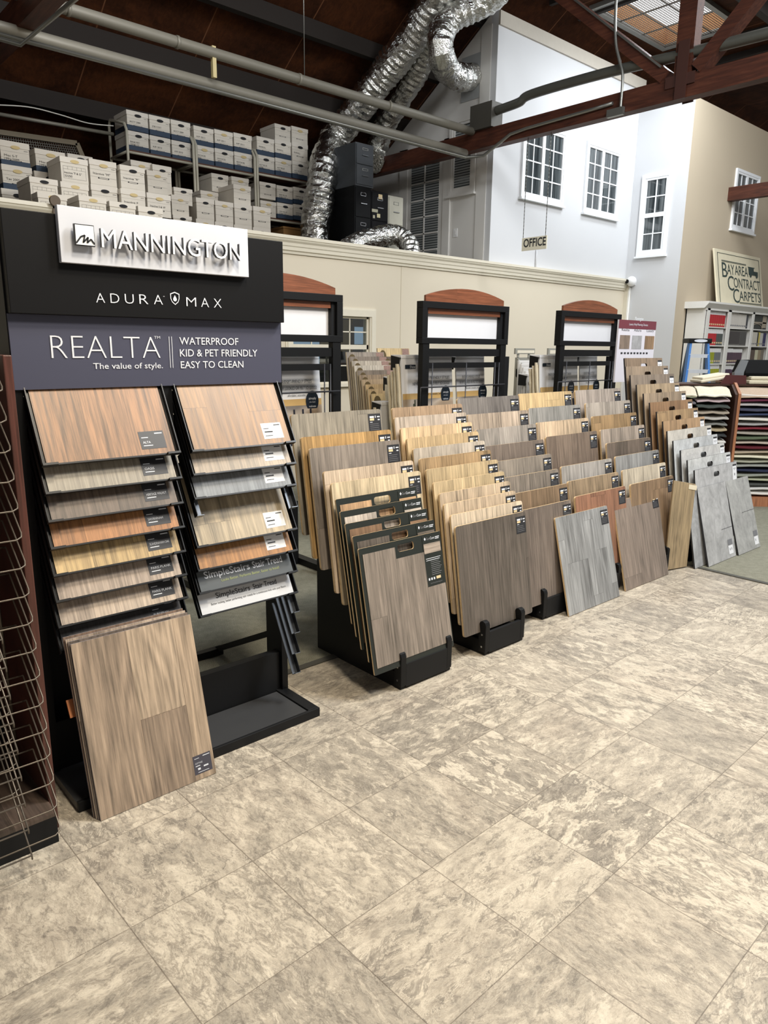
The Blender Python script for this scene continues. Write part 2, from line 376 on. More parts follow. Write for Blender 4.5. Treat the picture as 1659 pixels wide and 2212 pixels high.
# ---- roof
def roof_mat():
    t = NT('dark_roof_plywood'); v, X, Y, Z = t.obj()
    n = t.noise(t.xyz(t.m('MULTIPLY', X, .5), Y, Z), 2.2, 6, .6, 1.0); g = t.noise(t.xyz(X, t.m('MULTIPLY', Y, .2), Z), 20, 4, .6, 1)
    k = t.m('FRACT', t.m('DIVIDE', X, 1.22)); s = t.m('LESS_THAN', k, .012)
    c = t.ramp(t.m('ADD', t.m('MULTIPLY', n, .65), t.m('MULTIPLY', g, .35)), [(.3, '1c0f08'), (.5, '3a2012'), (.7, '54301a')])
    return t.done(t.mix(s, c, lin('6a4630')), .8, 0, .1)
ROOF = roof_mat(); ZR = 6.4; YR = (10.944-ZR)/.645
def zr(y): return 10.944-.645*y
sk = [at_z(ZR-.03, 1290, 15), at_z(ZR-.03, 1435, 103), at_z(ZR-.03, 1582, 45)]
sx0, sx1, sy1, sy0 = sk[0].x, sk[1].x, sk[1].y, sk[2].y
rf = MB()
for (a, b, c, d) in ((-5, sx0, -8, YR), (sx1, 22, -8, YR), (sx0, sx1, -8, sy0), (sx0, sx1, sy1, YR)): rf.box(a, b, c, d, ZR, ZR+.08)
rf.obox((-5, YR, ZR), (27, 0, 0), (0, 11.2-YR, -.645*(11.2-YR)), (0, 0, .08)); struct(rf.build('ceiling', ROOF))
PUR = mat('dark_purlin_timber', '1e1611', .85)
for k, y in enumerate((7.45, 8.25, 9.05, 9.85)):
    p = MB(); p.beam((-5, y, zr(y)-.10), (20, y, zr(y)-.10), .10, .20, mi=0); struct(p.build('ceiling_purlin', PUR))
for k, y in enumerate((2.4, 3.8, 5.0)):
    p = MB(); p.box(-5, 20, y-.05, y+.05, ZR-.2, ZR); struct(p.build('ceiling_purlin', PUR))
for k, x in enumerate((9.3, 10.0, 12.35, 13.1)):
    p = MB(); p.box(x-.03, x+.03, 3.8, 7.0, ZR-.09, ZR); struct(p.build('ceiling_joist', PUR))
# ---- trusses
REDW = wood('redwood_truss_timber', '6b3a22', pw=.6, pl=8, contrast=.5, axis='z', seam=0)
def redwood():
    t = NT('redwood_timber'); v, X, Y, Z = t.obj()
    n = t.noise(t.xyz(t.m('MULTIPLY', X, 4.0), t.m('MULTIPLY', Y, .35), t.m('MULTIPLY', Z, 4.0)), 9, 5, .6, .6)
    m = t.noise(v, 1.6, 3)
    c = t.ramp(t.m('ADD', t.m('MULTIPLY', n, .6), t.m('MULTIPLY', m, .4)), [(.3, '2c1711'), (.5, '4a271b'), (.7, '643a29')]); return t.done(c, .55, 0, .3)
RED = redwood()
def truss(X, y0, y1, label, full):
    r = thing('roof_truss', label, 'roof truss', (X, 4.2, 4.22), 'roof trusses')
    m = MB(); m.box(X-.07, X+.07, y0, y1, 4.21, 4.43); m.build('bottom_chord', RED, r)
    if full:
        m = MB(); m.box(X-.07, X+.07, 4.07, 4.26, 4.43, ZR); m.build('king_post', RED, r)
        m = MB(); m.beam((X, 4.36, 4.46), (X, 6.55, 6.30), .13, .17, (1,0,0)); m.build('strut', RED, r)
        m = MB(); m.beam((X, 4.02, 4.46), (X, 2.2, 6.30), .13, .17, (1,0,0)); m.build('strut', RED, r)
        m = MB()
        for s in (-1, 1): m.box(X+s*.07, X+s*.085, 4.02, 4.34, 4.33, 4.44)
        m.build('iron_strap', mat('iron_strap_paint', '3d2018', .5), r); m = MB()
        for s in (-1, 1): m.box(X+s*.086, X+s*.098, 4.10, 4.22, 4.2, 4.75)
        m.build('iron_strap', mat('iron_strap_paint', '3d2018', .5), r)
        m = MB(); m.beam((X-.09, 4.40, 4.56), (X-.09, 6.5, 6.34), .02, .02); m.build('conduit', STEEL, r)
    return r
XB = 7.9
truss(XB, -3, 10.2, 'dark red timber roof truss with king post crossing above the office sign', True)
truss(XB-5.62, -3, 10.2, 'brown timber truss chord in the upper left corner of the picture', False)
truss(XB+5.72, -3, YT-.001, 'short red timber truss chord ending in the tan wall', False)
# ---- skylight
SKY = NT('sky_glazing'); em = SKY.n('ShaderNodeEmission'); v, X, Y, Z = SKY.obj()
em.inputs[0].default_value = lin('ffffff'); em.inputs[1].default_value = 3.0
SKY.t.links.new(em.outputs[0], SKY.t.nodes['Material Output'].inputs[0]); SKYM = SKY.mat
w8 = MB(); w8.box(sx0, sx1, sy0, sy0+.03, ZR, ZR+.26); w8.box(sx0, sx1, sy1-.03, sy1, ZR, ZR+.26); w8.box(sx0, sx0+.03, sy0, sy1, ZR, ZR+.26); w8.box(sx1-.03, sx1, sy0, sy1, ZR, ZR+.26)
w8o = struct(w8.build('window_8', mat('skylight_well_board', 'c98a4a', .7), origin=(sx0, sy0, ZR)))
m = MB(); m.box(sx0, sx1, sy0, sy1, ZR+.26, ZR+.28); m.build('glazing', SKYM, w8o)
m = MB()
zf = ZR-.06
for (a, b, c, d) in ((sx0-.05, sx1+.05, sy0-.05, sy0+.03), (sx0-.05, sx1+.05, sy1-.03, sy1+.05), (sx0-.05, sx0+.03, sy0+.03, sy1-.03), (sx1-.03, sx1+.05, sy0+.03, sy1-.03)): m.box(a, b, c, d, zf, zf+.06)
m.build('frame', mat('aluminium_frame', '8c8c88', .4, .5), w8o)
m = MB(); n = 46
for k in range(n+1):
    x = sx0+(sx1-sx0)*k/n; big = k % 15 == 0; q = .016 if big else .006; m.box(x-q/2, x+q/2, sy0, sy1, zf+.02, zf+.02+q)
n = 30
for k in range(n+1):
    y = sy0+(sy1-sy0)*k/n; big = k % 10 == 0; q = .016 if big else .006; m.box(sx0, sx1, y-q/2, y+q/2, zf+.02, zf+.02+q)
m.build('wire_mesh', mat('skylight_wire', '5c5a55', .5, .4), w8o)
# ---- windows
GLASS = NT('dark_window_glass'); v, X, Y, Z = GLASS.obj(); f = GLASS.noise(GLASS.xyz(GLASS.m('MULTIPLY', GLASS.m('ADD', X, Y), 9.0), 0.0, GLASS.m('MULTIPLY', Z, .4)), 2.2, 3)
GLASSM = GLASS.done(GLASS.ramp(f, [(.35, '2c3134'), (.6, '565c5e')]), .06, 0, .7)
BL = NT('blind_behind_glass'); v, X, Y, Z = BL.obj(); k = BL.m('FRACT', BL.m('DIVIDE', Z, .035))
BLIND = BL.done(BL.ramp(k, [(.0, '2e3234'), (.35, '4b5052'), (.5, '8b8f90'), (1.0, '9a9d9d')]), .12, 0, .6)
WINW = mat('white_window_vinyl', 'eef0f2', .35, var=.02)
UP = Vector((0, 0, 1))
def window(name, P, u, w, h, sashes, rows, glass=None, fr=.045, sill=True, trim=WINW):
    u = Vector(u); n = u.cross(UP); P = Vector(P); glass = glass or GLASSM
    m = MB()
    def bar(a0, a1, b0, b1, d0, d1, mm): mm.obox(P+u*a0+UP*b0+n*d0, u*(a1-a0), UP*(b1-b0), n*(d1-d0))
    bar(0, w, 0, fr, 0, .035, m); bar(0, w, h-fr, h, 0, .035, m); bar(0, fr, fr, h-fr, 0, .035, m); bar(w-fr, w, fr, h-fr, 0, .035, m)
    if sill: bar(-.02, w+.02, -.032, -.002, 0, .06, m)
    o = struct(m.build(name, trim, origin=P))
    for (a0, a1, b0, b1, c) in sashes:
        s = MB(); q = .035
        A0, A1, B0, B1 = fr+a0*(w-2*fr), fr+a1*(w-2*fr), fr+b0*(h-2*fr), fr+b1*(h-2*fr)
        bar(A0, A1, B0, B0+q, 0, .026, s); bar(A0, A1, B1-q, B1, 0, .026, s); bar(A0, A0+q, B0+q, B1-q, 0, .026, s); bar(A1-q, A1, B0+q, B1-q, 0, .026, s)
        for k in range(1, c): x = A0+q+(A1-A0-2*q)*k/c; bar(x-.009, x+.009, B0+q, B1-q, .004, .016, s)
        rr = rows if (b1-b0) > .6 else max(1, rows)
        for k in range(1, rr): z = B0+q+(B1-B0-2*q)*k/rr; bar(A0+q, A1-q, z-.009, z+.009, .003, .0155, s)
        so = s.build('sash', trim, o)
        g = MB(); bar(A0+q-.005, A1-q+.005, B0+q-.005, B1-q+.005, .001, .006, g); g.build('pane', glass, so)
    return o
YO = YW+.02
SPL = [(0, .47, 0, 1, 2), (.47, 1, 0, 1, 2)]
def wpx(name, Y, tl, br, sashes, rows, **k):
    a, b = at_y(Y, *tl), at_y(Y, *br); window(name, (a.x, Y, b.z), (1, 0, 0), b.x-a.x, a.z-b.z, sashes, rows, **k)
wpx('window_1', YO, (1130, 257), (1213, 446), SPL, 4)
wpx('window_2', YO, (1267, 304), (1330, 475), SPL, 4)
a, b = at_x(X1, 1390, 383), at_x(X1, 1438, 552)
window('window_3', (X1, a.y, b.z+.02), (0, -1, 0), a.y-b.y, a.z-b.z, [(0, 1, 0, .5, 2), (0, 1, .5, 1, 2)], 2, fr=.06)
wpx('window_4', YT, (1590, 363), (1625, 507), SPL, 4)
a, b = at_x(XS, 975, 262), at_x(XS, 1027, 414)
window('window_5', (XS, a.y, b.z), (0, -1, 0), a.y-b.y, a.z-b.z, [(0, 1, 0, 1, 1)], 1, glass=BLIND, fr=.06, trim=GREYW)
# glazed door of the upstairs office
a, b = at_x(XS, 889, 358), at_x(XS, 955, 345)
d0, d1 = a.y+.06, b.y-.06
dm = MB(); n = (-1, 0, 0)
for (p, q, z0, z1) in ((d0+.18, d0, 2.6, 4.62), (d1, d1-.14, 2.6, 4.62), (d0+.18, d1-.14, 4.42, 4.62)): dm.box(XS-.03, XS, q, p, z0, z1)
do = struct(dm.build('door_1', GREYW, origin=(XS, d0, 2.6)))
m = MB(); m.box(XS-.02, XS, d1, d0, 2.6, 4.42); m.build('door_leaf', GREYW, do)
m = MB(); m.box(XS-.024, XS-.02, d1+.09, d0-.09, 2.86, 4.33); m.build('pane', BLIND, do)
m = MB(); ym = (d0+d1)/2; m.box(XS-.032, XS-.024, ym-.012, ym+.012, 2.86, 4.33)
for k in range(1, 6): z = 2.86+1.47*k/6; m.box(XS-.032, XS-.024, d1+.09, d0-.09, z-.01, z+.01)
m.build('muntin', GREYW, do)
# beige wall window with the lit office behind it
CG = NT('clear_glass'); tb = CG.n('ShaderNodeBsdfTransparent'); gb = CG.n('ShaderNodeBsdfGlossy'); mx = CG.n('ShaderNodeMixShader')
tb.inputs[0].default_value = (.8, .85, .85, 1); gb.inputs[1].default_value = .03; mx.inputs[0].default_value = .12
CG.t.links.new(tb.outputs[0], mx.inputs[1]); CG.t.links.new(gb.outputs[0], mx.inputs[2]); CG.t.links.new(mx.outputs[0], CG.t.nodes['Material Output'].inputs[0]); CLEAR = CG.mat
m = MB(); q = .07
for (x0, x1, z0, z1) in ((gl0-.1, gl1+.1, gz1, gz1+.1), (gl0-.1, gl0, gz0, gz1), (gl1, gl1+.1, gz0, gz1)):
    m.box(x0, x1, YW-.015, YW, z0, z1); m.box(x0+.02, x1-.02, YW-.028, YW-.015, z0, z1-.02 if z1 > gz1 else z1)
m.box(gl0-.12, gl1+.12, YW-.05, YW, gz0-.03, gz0+.005)
wo6 = struct(m.build('window_6', TRIM, origin=(gl0, YW, gz0)))
m = MB(); zm = at_y(YW, 745, 750).z; xm = (gl0+gl1)/2
for (x0, x1) in ((gl0, xm), (xm, gl1)):
    for (z0, z1) in ((gz0, zm), (zm, gz1)):
        m.box(x0, x1, YW+.02, YW+.05, z0, z0+.03); m.box(x0, x1, YW+.02, YW+.05, z1-.025, z1); m.box(x0, x0+.025, YW+.02, YW+.05, z0, z1); m.box(x1-.025, x1, YW+.02, YW+.05, z0, z1)
        m.box((x0+x1)/2-.007, (x0+x1)/2+.007, YW+.028, YW+.042, z0, z1); m.box(x0, x1, YW+.028, YW+.042, (z0+z1)/2-.007, (z0+z1)/2+.007)
so = m.build('sash', TRIM, wo6)
m = MB(); m.box(gl0, gl1, YW+.034, YW+.036, gz0, gz1); m.build('pane', CLEAR, so)
# ================================================================== SAMPLE BOARDS
def board(name, label, cat, group, P, w, h, t, tilt, face, edge, r=.015, corners=(1,1,1,1), yaw=0):
    m = MB(); lp = rrect(-w/2, w/2, 0, h, r, 3, corners) if r else [(-w/2, 0), (w/2, 0), (w/2, h), (-w/2, h)]
    m.prism([(x, 0, z) for x, z in lp], (0, t, 0), 0, 1)
    o = m.build(name, [face, edge]); o.location = P; o.rotation_euler = (-tilt, 0, yaw)
    return tag(o, label, cat, group)
def flat(m, x0, x1, z0, z1, y=-.0012, mi=0):
    return m.add([(x0, y, z0), (x1, y, z0), (x1, y, z1), (x0, y, z1)], [(0, 1, 2, 3)], mi)
def add_part(o, mb, name, mats):
    p = mb.build(name, mats, None); p.parent = o; return p
def spec_label(o, w, h, rnd):
    """charcoal label with white pictogram boxes, upper right corner"""
    x1 = w/2-.006; x0 = x1-.088; z1 = h-.024; z0 = z1-.098
    m = MB(); m.obox((x0, -.0008, z0), (x1-x0, 0, 0), (0, .0006, 0), (0, 0, z1-z0))
    y = -.0013
    flat(m, x0+.010, x0+.040, z1-.022, z1-.012, y, 1); flat(m, x0+.010, x0+.040, z1-.036, z1-.024, y, 2)
    flat(m, x0+.048, x0+.053, z1-.022, z1-.010, y, 1); flat(m, x0+.062, x1-.006, z1-.020, z1-.014, y, 1); flat(m, x0+.066, x1-.008, z1-.036, z1-.030, y, 1)
    for k in range(4): flat(m, x0+.008, x1-.012-.01*rnd.random(), z0+.012+k*.010, z0+.014+k*.010, y, 3)
    flat(m, x0+.010, x0+.028, z1-.046, z1-.043, y, 1)
    return add_part(o, m, 'spec_label', [LABEL, LTXT, CREAMP, mat('print_grey', '77787c', .5, var=0)])
SLOPE, K0 = 1.29, .72-1.29*2.5
def plane_top(x, y, s=0.0): return at_pl((0, -SLOPE, 1), K0-SLOPE*s, x, y)
TILT9 = math.radians(9.0); HB = .605
def cz(x, y): return (600+x/4.1475, 860+y/4.1475)
def c5(x, y): return (840+x/3.606, 830+y/3.606)
def c6(x, y): return (1080+x/4.1475, 950+y/4.1475)
def cA(x, y): return (1090+x/2.916, 580+y/2.916)
# each row: top left / top right corner in the photo, colour, plank look word
C1 = [(cz(118,152), cz(918,92), '8f8778', 'grey taupe'), (cz(208,358), cz(1010,275), 'b08a52', 'honey oak'), (cz(282,460), cz(1085,365), '877d72', 'smoky grey'), (cz(412,668), cz(1208,550), 'c2ad93', 'pale beige'), (cz(480,772), cz(1275,645), 'cab592', 'cream oak')]
GM = [(cz(520,915), cz(1235,785), 'c49b70', 'tan'), (cz(562,1030), cz(1280,880), 'b3a699', 'pale grey'), (cz(608,1140), cz(1330,978), '7d5f46', 'brown'), (cz(675,1252), cz(1395,1078), '655b52', 'dark smoky'), (cz(725,1365), cz(1447,1180), '877a6e', 'grey brown')]
C2 = [(c5(*a), c5(*b), c, w) for a, b, c, w in [((22,180),(572,155),'a5886b','rosy brown'), ((40,255),(605,222),'b7a897','light taupe'), ((90,340),(648,296),'c9ab83','golden beige'), ((138,420),(698,368),'c0a477','straw'), ((188,500),(747,440),'b8ac9b','silvery beige'), ((237,578),(795,513),'a78860','caramel'), ((290,662),(850,588),'bfa67d','wheat'), ((345,765),(900,680),'c3ab81','sand'), ((393,850),(945,755),'c4ad90','pale oak'), ((428,935),(987,830),'c8b093','ivory oak'), ((480,1020),(1038,907),'cdba9f','cream'), ((516,1110),(1063,990),'625850','charcoal brown')]]
C3 = [(None, c5(*b), c, w) for b, c, w in [((1010,85),'78736d','dark grey'), ((1085,200),'b19e8a','warm beige'), ((1147,308),'9c948a','streaky grey'), ((1205,428),'7a6b60','mocha'), ((1265,540),'8f8578','stone grey'), ((1320,657),'877b6f','ash brown'), ((1390,772),'80674e','chestnut'), ((1418,898),'74665c','dusky brown')]]
C4 = [(None, b, c, w) for b, c, w in [(c5(1422,52),'c2a575','yellow oak'), (c5(1490,157),'8f8d88','cool grey'), (c5(1553,260),'c6ab8b','peach beige'), (c5(1620,362),'7c695b','cocoa brown'), (c6(1000,165),'99958f','streaked grey'), (c6(1060,287),'a38b6c','olive brown'), (c6(1122,412),'98684e','reddish')]]
C5 = [(None, b, c, w) for b, c, w in [((1340,838),'a2958b','pinkish grey'), (cA(790,828),'a1978b','light grey brown'), (cA(830,905),'9f7f57','amber'), (cA(880,983),'a09283','hazy grey'), (cA(918,1062),'6c5e52','dark espresso'), (cA(970,1140),'8a8988','blue grey'), (cA(1013,1220),'c6b9a2','whitewashed'), (cA(1062,1302),'8a6f54','walnut brown')]]
rnd = random.Random(3)
COLN = ['leftmost', 'second', 'third', 'fourth', 'fifth']
columns = []
def colboards(rows, ci, w, s=0.0):
    n = len(rows)
    for k, (tl, tr_, c, word) in enumerate(rows):
        p = plane_top(*tr_, s)
        if tl: q = plane_top(*tl, s); x0 = q.x; yy = (p.y+q.y)/2
        else: x0 = p.x-w; yy = p.y
        zt = SLOPE*(yy-s)+K0; ww = p.x-x0; xc = (p.x+x0)/2
        P = (xc, yy-HB*math.sin(TILT9), zt-HB*math.cos(TILT9))
        pos = 'frontmost' if k == n-1 and ci else ('rearmost' if k == 0 else ordn(k)+' from the back')
        o = board('sample_board', f'{word} wood-look board, {pos} in the {COLN[ci]} tiered stand', 'flooring sample', 'wood-look boards on the tiered stands',
            P, ww, HB, .013, TILT9, wood('plank_%s_%d_%d' % (c, ci, k), c, pw=.178, pl=1.3), PLY)
        spec_label(o, ww, HB, rnd)
colboards(C1, 0, .6); colboards(C2, 1, .6); colboards(C3, 2, .615, .115); colboards(C4, 3, .62, .115); colboards(C5, 4, .63, .115)
# the five black framed boards at the front of the first stand
TILTG = math.radians(12)
FRAMEB = mat('black_printed_board', '222724', .4)
for k, (tl, tr_, c, word) in enumerate(GM):
    q, p = plane_top(*tl), plane_top(*tr_); yy = (p.y+q.y)/2; zt = SLOPE*yy+K0; w = p.x-q.x; h = .61; xc = (p.x+q.x)/2
    m = MB(); hole = rrect(-.03, .08, h-.058, h-.020, .012, 3)
    m.holed(rrect(-w/2, w/2, 0, h, .006, 2), [hole], .008, 0, 1)
    pos = 'frontmost' if k == 4 else ordn(4-k)+' from the front'
    o = m.build('framed_sample_board', [FRAMEB, PLY]); o.location = (xc, yy-h*math.sin(TILTG), zt-h*math.cos(TILTG)); o.rotation_euler = (-TILTG, 0, 0)
    tag(o, f'black bordered {word} board with hand hole, {pos} in the leftmost stand', 'flooring sample', 'black bordered boards in the first tiered stand')
    m = MB(); lp = [(-w/2+.02, .03), (w/2-.008, .03), (w/2-.008, h-.27), (w/2-.135, h-.27), (w/2-.135, h-.088), (-.05, h-.088), (-.05, h-.030), (-w/2+.02, h-.030)]
    m.prism([(x, -.003, z) for x, z in lp], (0, .0028, 0)); add_part(o, m, 'wood_panel', wood('framed_plank_%d' % k, c, pw=.178, pl=1.3))
    m = MB(); m.obox((w/2-.135, -.002, h-.268), (.127, 0, 0), (0, .0018, 0), (0, 0, .258)); x0 = w/2-.135
    put_text(m, 'Gem', (x0+.028, -.0026, h-.032), (1,0,0), UP, .026, .013, 2); put_text(m, 'Core', (x0+.056, -.0026, h-.032), (1,0,0), UP, .03, .013, 1)
    m.add([(x0+.012, -.0026, h-.025), (x0+.018, -.0026, h-.034), (x0+.024, -.0026, h-.025), (x0+.018, -.0026, h-.016)], [(0,1,2,3)], 1)
    for a in range(2): flat(m, x0+.092, x0+.122-.004*a, h-.026-.008*a, h-.022-.008*a, -.0026, 1)
    for a in range(10): flat(m, x0+.010+(.03 if a > 1 else 0), x0+.115-.02*((a*37) % 5)/5, h-.128-.0095*a, h-.1255-.0095*a, -.0026, 1 if a < 2 else 2)
    for a in range(3): flat(m, x0+.012+.018*a, x0+.022+.018*a, h-.238, h-.226, -.0026, 1)
    flat(m, x0+.068, x0+.100, h-.238, h-.224, -.0026, 3); put_text(m, 'GemCoreFlooring.com', (x0+.022, -.0026, h-.257), (1,0,0), UP, .085, .006, 2)
    ip = add_part(o, m, 'info_panel', [FRAMEB, LTXT, mat('print_grey', '77787c', .5, var=0), CREAMP])
    m = MB(); m.obox((x0+.004, -.0034, h-.100), (.119, 0, 0), (0, .0012, 0), (0, 0, .050)); add_part(ip, m, 'swatch', wood('framed_swatch_%d' % k, shade(c, 1.15), pw=.04, pl=.9, axis='x'))
# ---- tiered stands
def stand(x0, x1, label, dy=0.0):
    r = thing('tiered_stand', label, 'display stand', ((x0+x1)/2, dy+2.45, 0), 'black tiered board stands')
    for x in (x0, x1-.03):
        m = MB(); m.prism([(x, dy+2.385, 0), (x, dy+3.07, 0), (x, dy+3.07, .66), (x, dy+2.93, .66), (x, dy+2.50, .085), (x, dy+2.385, .085)], (.03, 0, 0)); m.build('side_panel', BLACK, r, bevel=.003)
        m = MB(); lp = [(dy+2.375, .02), (dy+2.425, .02), (dy+2.425, .16)]+[(dy+2.40+.025*math.cos(math.radians(a)), .175+.025*math.sin(math.radians(a))) for a in (0, 45, 90, 135, 180)]+[(dy+2.375, .16)]
        m.prism([(x-.008, y, z) for y, z in lp], (.036, 0, 0)); up_ = m.build('upright', BLACK, r, bevel=.003)
        m = MB()
        for z in (.05, .12): m.disc((x-.0085, dy+2.40, z), (-1, 0, 0), .006, 10)
        m.build('bolt', CHROME, up_)
    m = MB(); m.box(x0+.028, x1-.028, dy+2.376, dy+2.394, .012, .135); m.build('front_rail', BLACKM, r, bevel=.002)
    for k in range(6):
        y = dy+2.50+k*.078; z = .085+k*.104
        m = MB(); m.box(x0+.03, x1-.03, y, y+.085, z-.018, z-.002); m.build('step', BLACK, r)
    m = MB(); m.box(x0+.03, x1-.03, dy+3.05, dy+3.065, .02, .62); m.build('back_panel', BLACK, r)
    return r
stand(2.267, 2.625, 'black tiered stand nearest the sign display, holding the black bordered boards')
stand(2.899, 3.240, 'black tiered stand second from the left, with the charcoal board in front')
stand(3.587, 3.930, 'black tiered stand behind the leaning blue grey board', .115)
stand(4.140, 4.480, 'black tiered stand behind and between the two leaning boards', .115)
stand(4.830, 5.175, 'black tiered stand behind the leaning brown board', .115)
# ---- boards leaning on the floor in front of the stands
def leaner(name, label, cat, bl, br, Y0, Y1, h, face, edge, t=.012, r=.012, zlab=True, group=None):
    a, b = at_z(0.004, *bl), at_z(0.004, *br); w = b.x-a.x; tl = math.asin((Y1-Y0)/h)
    o = board(name, label, cat, group, ((a.x+b.x)/2, Y0, .004), w, h, t, tl, face, edge, r, (0,1,1,0))
    return o, w
o, w = leaner('sample_board', 'blue grey streaked wood-look board leaning on the floor against the third stand', 'flooring sample', (1231,1332), (1341,1288), 2.42, 2.575, .63, wood('leaning_blue_grey', '8a8c8b', pw=.115, pl=.5, contrast=1.3), PLY)
spec_label(o, w, .63, rnd)
o, w = leaner('sample_board', 'plain taupe brown wood-look board leaning on the floor between fourth and fifth stands', 'flooring sample', (1352,1277), (1449,1241), 2.445, 2.60, .635, wood('leaning_taupe', '85766a', pw=.3, pl=1.6, contrast=.8), PLY)
spec_label(o, w, .635, rnd)
# ---- stone and wood tile boards of the sixth stand
T13 = [((758,568),(990,560)), ((765,620),(1028,610)), ((795,675),(1065,660)), ((835,735),(1098,716)), ((878,790),(1140,768)), ((918,848),(1180,820)), ((960,903),(1217,875)), ((1000,965),(1257,930)), ((1027,1027),(1300,985)), ((1065,1088),(1338,1040)), ((1112,1148),(1382,1095)), ((1155,1210),(1420,1152)), ((1198,1272),(1460,1213))]
TC = ['8a745f', '94806a', '8d7c6b', 'a48d6f', 'a08a70', '98724f', 'a4845d', 'b6926a', 'bcb7ae', 'b6b8b9', 'b9b8b6', 'bbbcbb', 'adadae']
TW = ['umber', 'oatmeal brown', 'greyish tan', 'golden tan', 'fawn', 'warm chestnut', 'light chestnut', 'orange tan', 'cream veined', 'silver', 'pearl grey', 'whitish grey', 'mid grey']
STK = mat('white_sticker', 'e6e7ea', .5, var=.02)
for k, (a, b) in enumerate(T13):
    q, p = plane_top(*cA(*a)), plane_top(*cA(*b)); yy = (p.y+q.y)/2; zt = SLOPE*yy+K0; w = p.x-q.x; h = .62
    m = MB(); m.holed(rrect(-w/2, w/2, 0, h, .004, 1), [rrect(-.055, .045, h-.085, h-.045, .019, 4)], .012, 0, 1)
    f = wood('tile_plank_%d' % k, TC[k], pw=.19, pl=1.3) if k < 8 else stone('stone_tile_%d' % k, TC[k])
    o = m.build('tile_sample_board', [f, DKEDGE]); o.location = ((p.x+q.x)/2, yy-h*math.sin(TILT9), zt-h*math.cos(TILT9)); o.rotation_euler = (-TILT9, 0, 0)
    kind = 'wood-look' if k < 8 else 'stone-look'
    pos = 'frontmost' if k == 12 else ('rearmost' if k == 0 else ordn(k)+' from the back')
    tag(o, f'{TW[k]} {kind} board with hand hole, {pos}, right stand', 'flooring sample', 'boards with hand holes in the right stand')
    m = MB(); x1 = w/2-.012; x0 = x1-.07; m.obox((x0, -.001, h-.15), (x1-x0, 0, 0), (0, .0008, 0), (0, 0, .13))
    flat(m, x0, x1, h-.034, h-.02, -.0016, 1); flat(m, x0+.012, x0+.02, h-.06, h-.052, -.0016, 2); flat(m, x0+.03, x0+.036, h-.07, h-.05, -.0016, 2); flat(m, x0+.048, x0+.056, h-.062, h-.05, -.0016, 2); flat(m, x0+.026, x0+.042, h-.115, h-.095, -.0016, 2)
    add_part(o, m, 'sticker', [STK, LABEL, mat('print_grey', '77787c', .5, var=0)])
r = thing('tiered_stand', 'dark tiered stand holding the boards with hand holes', 'display stand', (5.83, 2.9, 0), 'black tiered board stands')
for x in (5.55, 6.10):
    m = MB(); m.prism([(x, 2.50, 0), (x, 3.15, 0), (x, 3.15, .80), (x, 3.05, .80), (x, 2.50, .10)], (.03, 0, 0)); m.build('side_panel', BLACK, r)
for k in range(7):
    m = MB(); m.box(5.58, 6.10, 2.45+k*.09, 2.54+k*.09, .07+k*.118, .085+k*.118); m.build('step', BLACK, r)
# side wedge board with diagonal grain and the leaning stone tiles
A, B, Cc, D = at_x(5.36, 1456, 1038), at_x(5.36, 1503, 1046), at_x(5.36, 1484, 1208), at_x(5.36, 1458, 1206)
m = MB(); m.prism([A, B, (B.x, Cc.y+.02, .01), (A.x, D.y+.12, .01)], (.02, 0, 0))
SIDEW = wood('oak_end_panel', 'a08a68', pw=2, pl=4, contrast=.9, seam=0)
A2 = MB(); L = at_y(2.50, 1456, 1038); Rr = at_y(2.44, 1503, 1046)
Lb, Rb = Vector((L.x, L.y, .01)), Vector((Rr.x, Rr.y, .01))
A2.prism([L, Rr, Rb, Lb], (.008, .014, 0))
o = A2.build('end_panel', SIDEW, origin=(Lb+Rb)/2); tag(o, 'tan oak panel with a small white tag standing left of the leaning stone tiles', 'flooring sample')
dx = (Rr-L).normalized(); m = MB(); m.obox(L+dx*.17+Vector((0,-.002,-.045))-Vector((.002,0,0)), dx*.09, Vector((0,.0015,0)), (0,0,.036)); m.build('tag', mat('cream_tag', 'e6dcc4', .6), o)
ST1, ST2, ST3 = stone('leaning_stone_left', '9fa0a1'), stone('leaning_stone_middle', 'a3a3a3', pw=3), stone('leaning_stone_right', '9d9d9b', pw=3)
def lean2(label, bl, br, tl, Y0, face, dz=0, w=None):
    a, b = at_z(.004, *bl), at_z(.004, *br)
    w = w or (b.x-a.x); best = min((abs(at_y(Y0+k*.01, *tl).x-a.x), k) for k in range(2, 45))[1]; Y1 = Y0+best*.01; h = math.hypot(at_y(Y1, *tl).z, Y1-Y0)
    o = board('stone_tile_board', label, 'flooring sample', 'stone tiles leaning at the right', (a.x+w/2, Y0, .004), w, h, .012, math.asin(min(.9, (Y1-Y0)/h)), face, DKEDGE, 0)
    return o, w, h
o, w, h = lean2('grey stone-look tile board leaning, leftmost and mostly covered', (1502,1229), (1560,1205), (1485,1057), 2.375, ST1, w=.46)
o, w, h = lean2('grey stone-look tile board leaning in front, with a seam and sticker, middle of three', (1533,1225), (1594,1203), (1507,1056), 2.33, ST2, w=.50)
for q, dzz in ((o, 0),):
    m = MB(); flat(m, w/2-.12, w/2-.04, .03, .10, -.0016, 0); flat(m, w/2-.12, w/2-.04, .105, .15, -.0016, 1); flat(m, w/2-.10, w/2-.09, .06, .08, -.002, 1); flat(m, w/2-.07, w/2-.06, .06, .08, -.002, 1); add_part(q, m, 'sticker', [STK, mat('print_grey', '77787c', .5, var=0)])
    m = MB(); flat(m, w/2-.2, w/2, .245, .248, -.0008, 0); add_part(q, m, 'seam', DTXT)
o, w, h = lean2('grey stone-look tile board leaning, rightmost of three', (1597,1200), (1645,1182), (1567,1041), 2.315, ST3, w=.44)
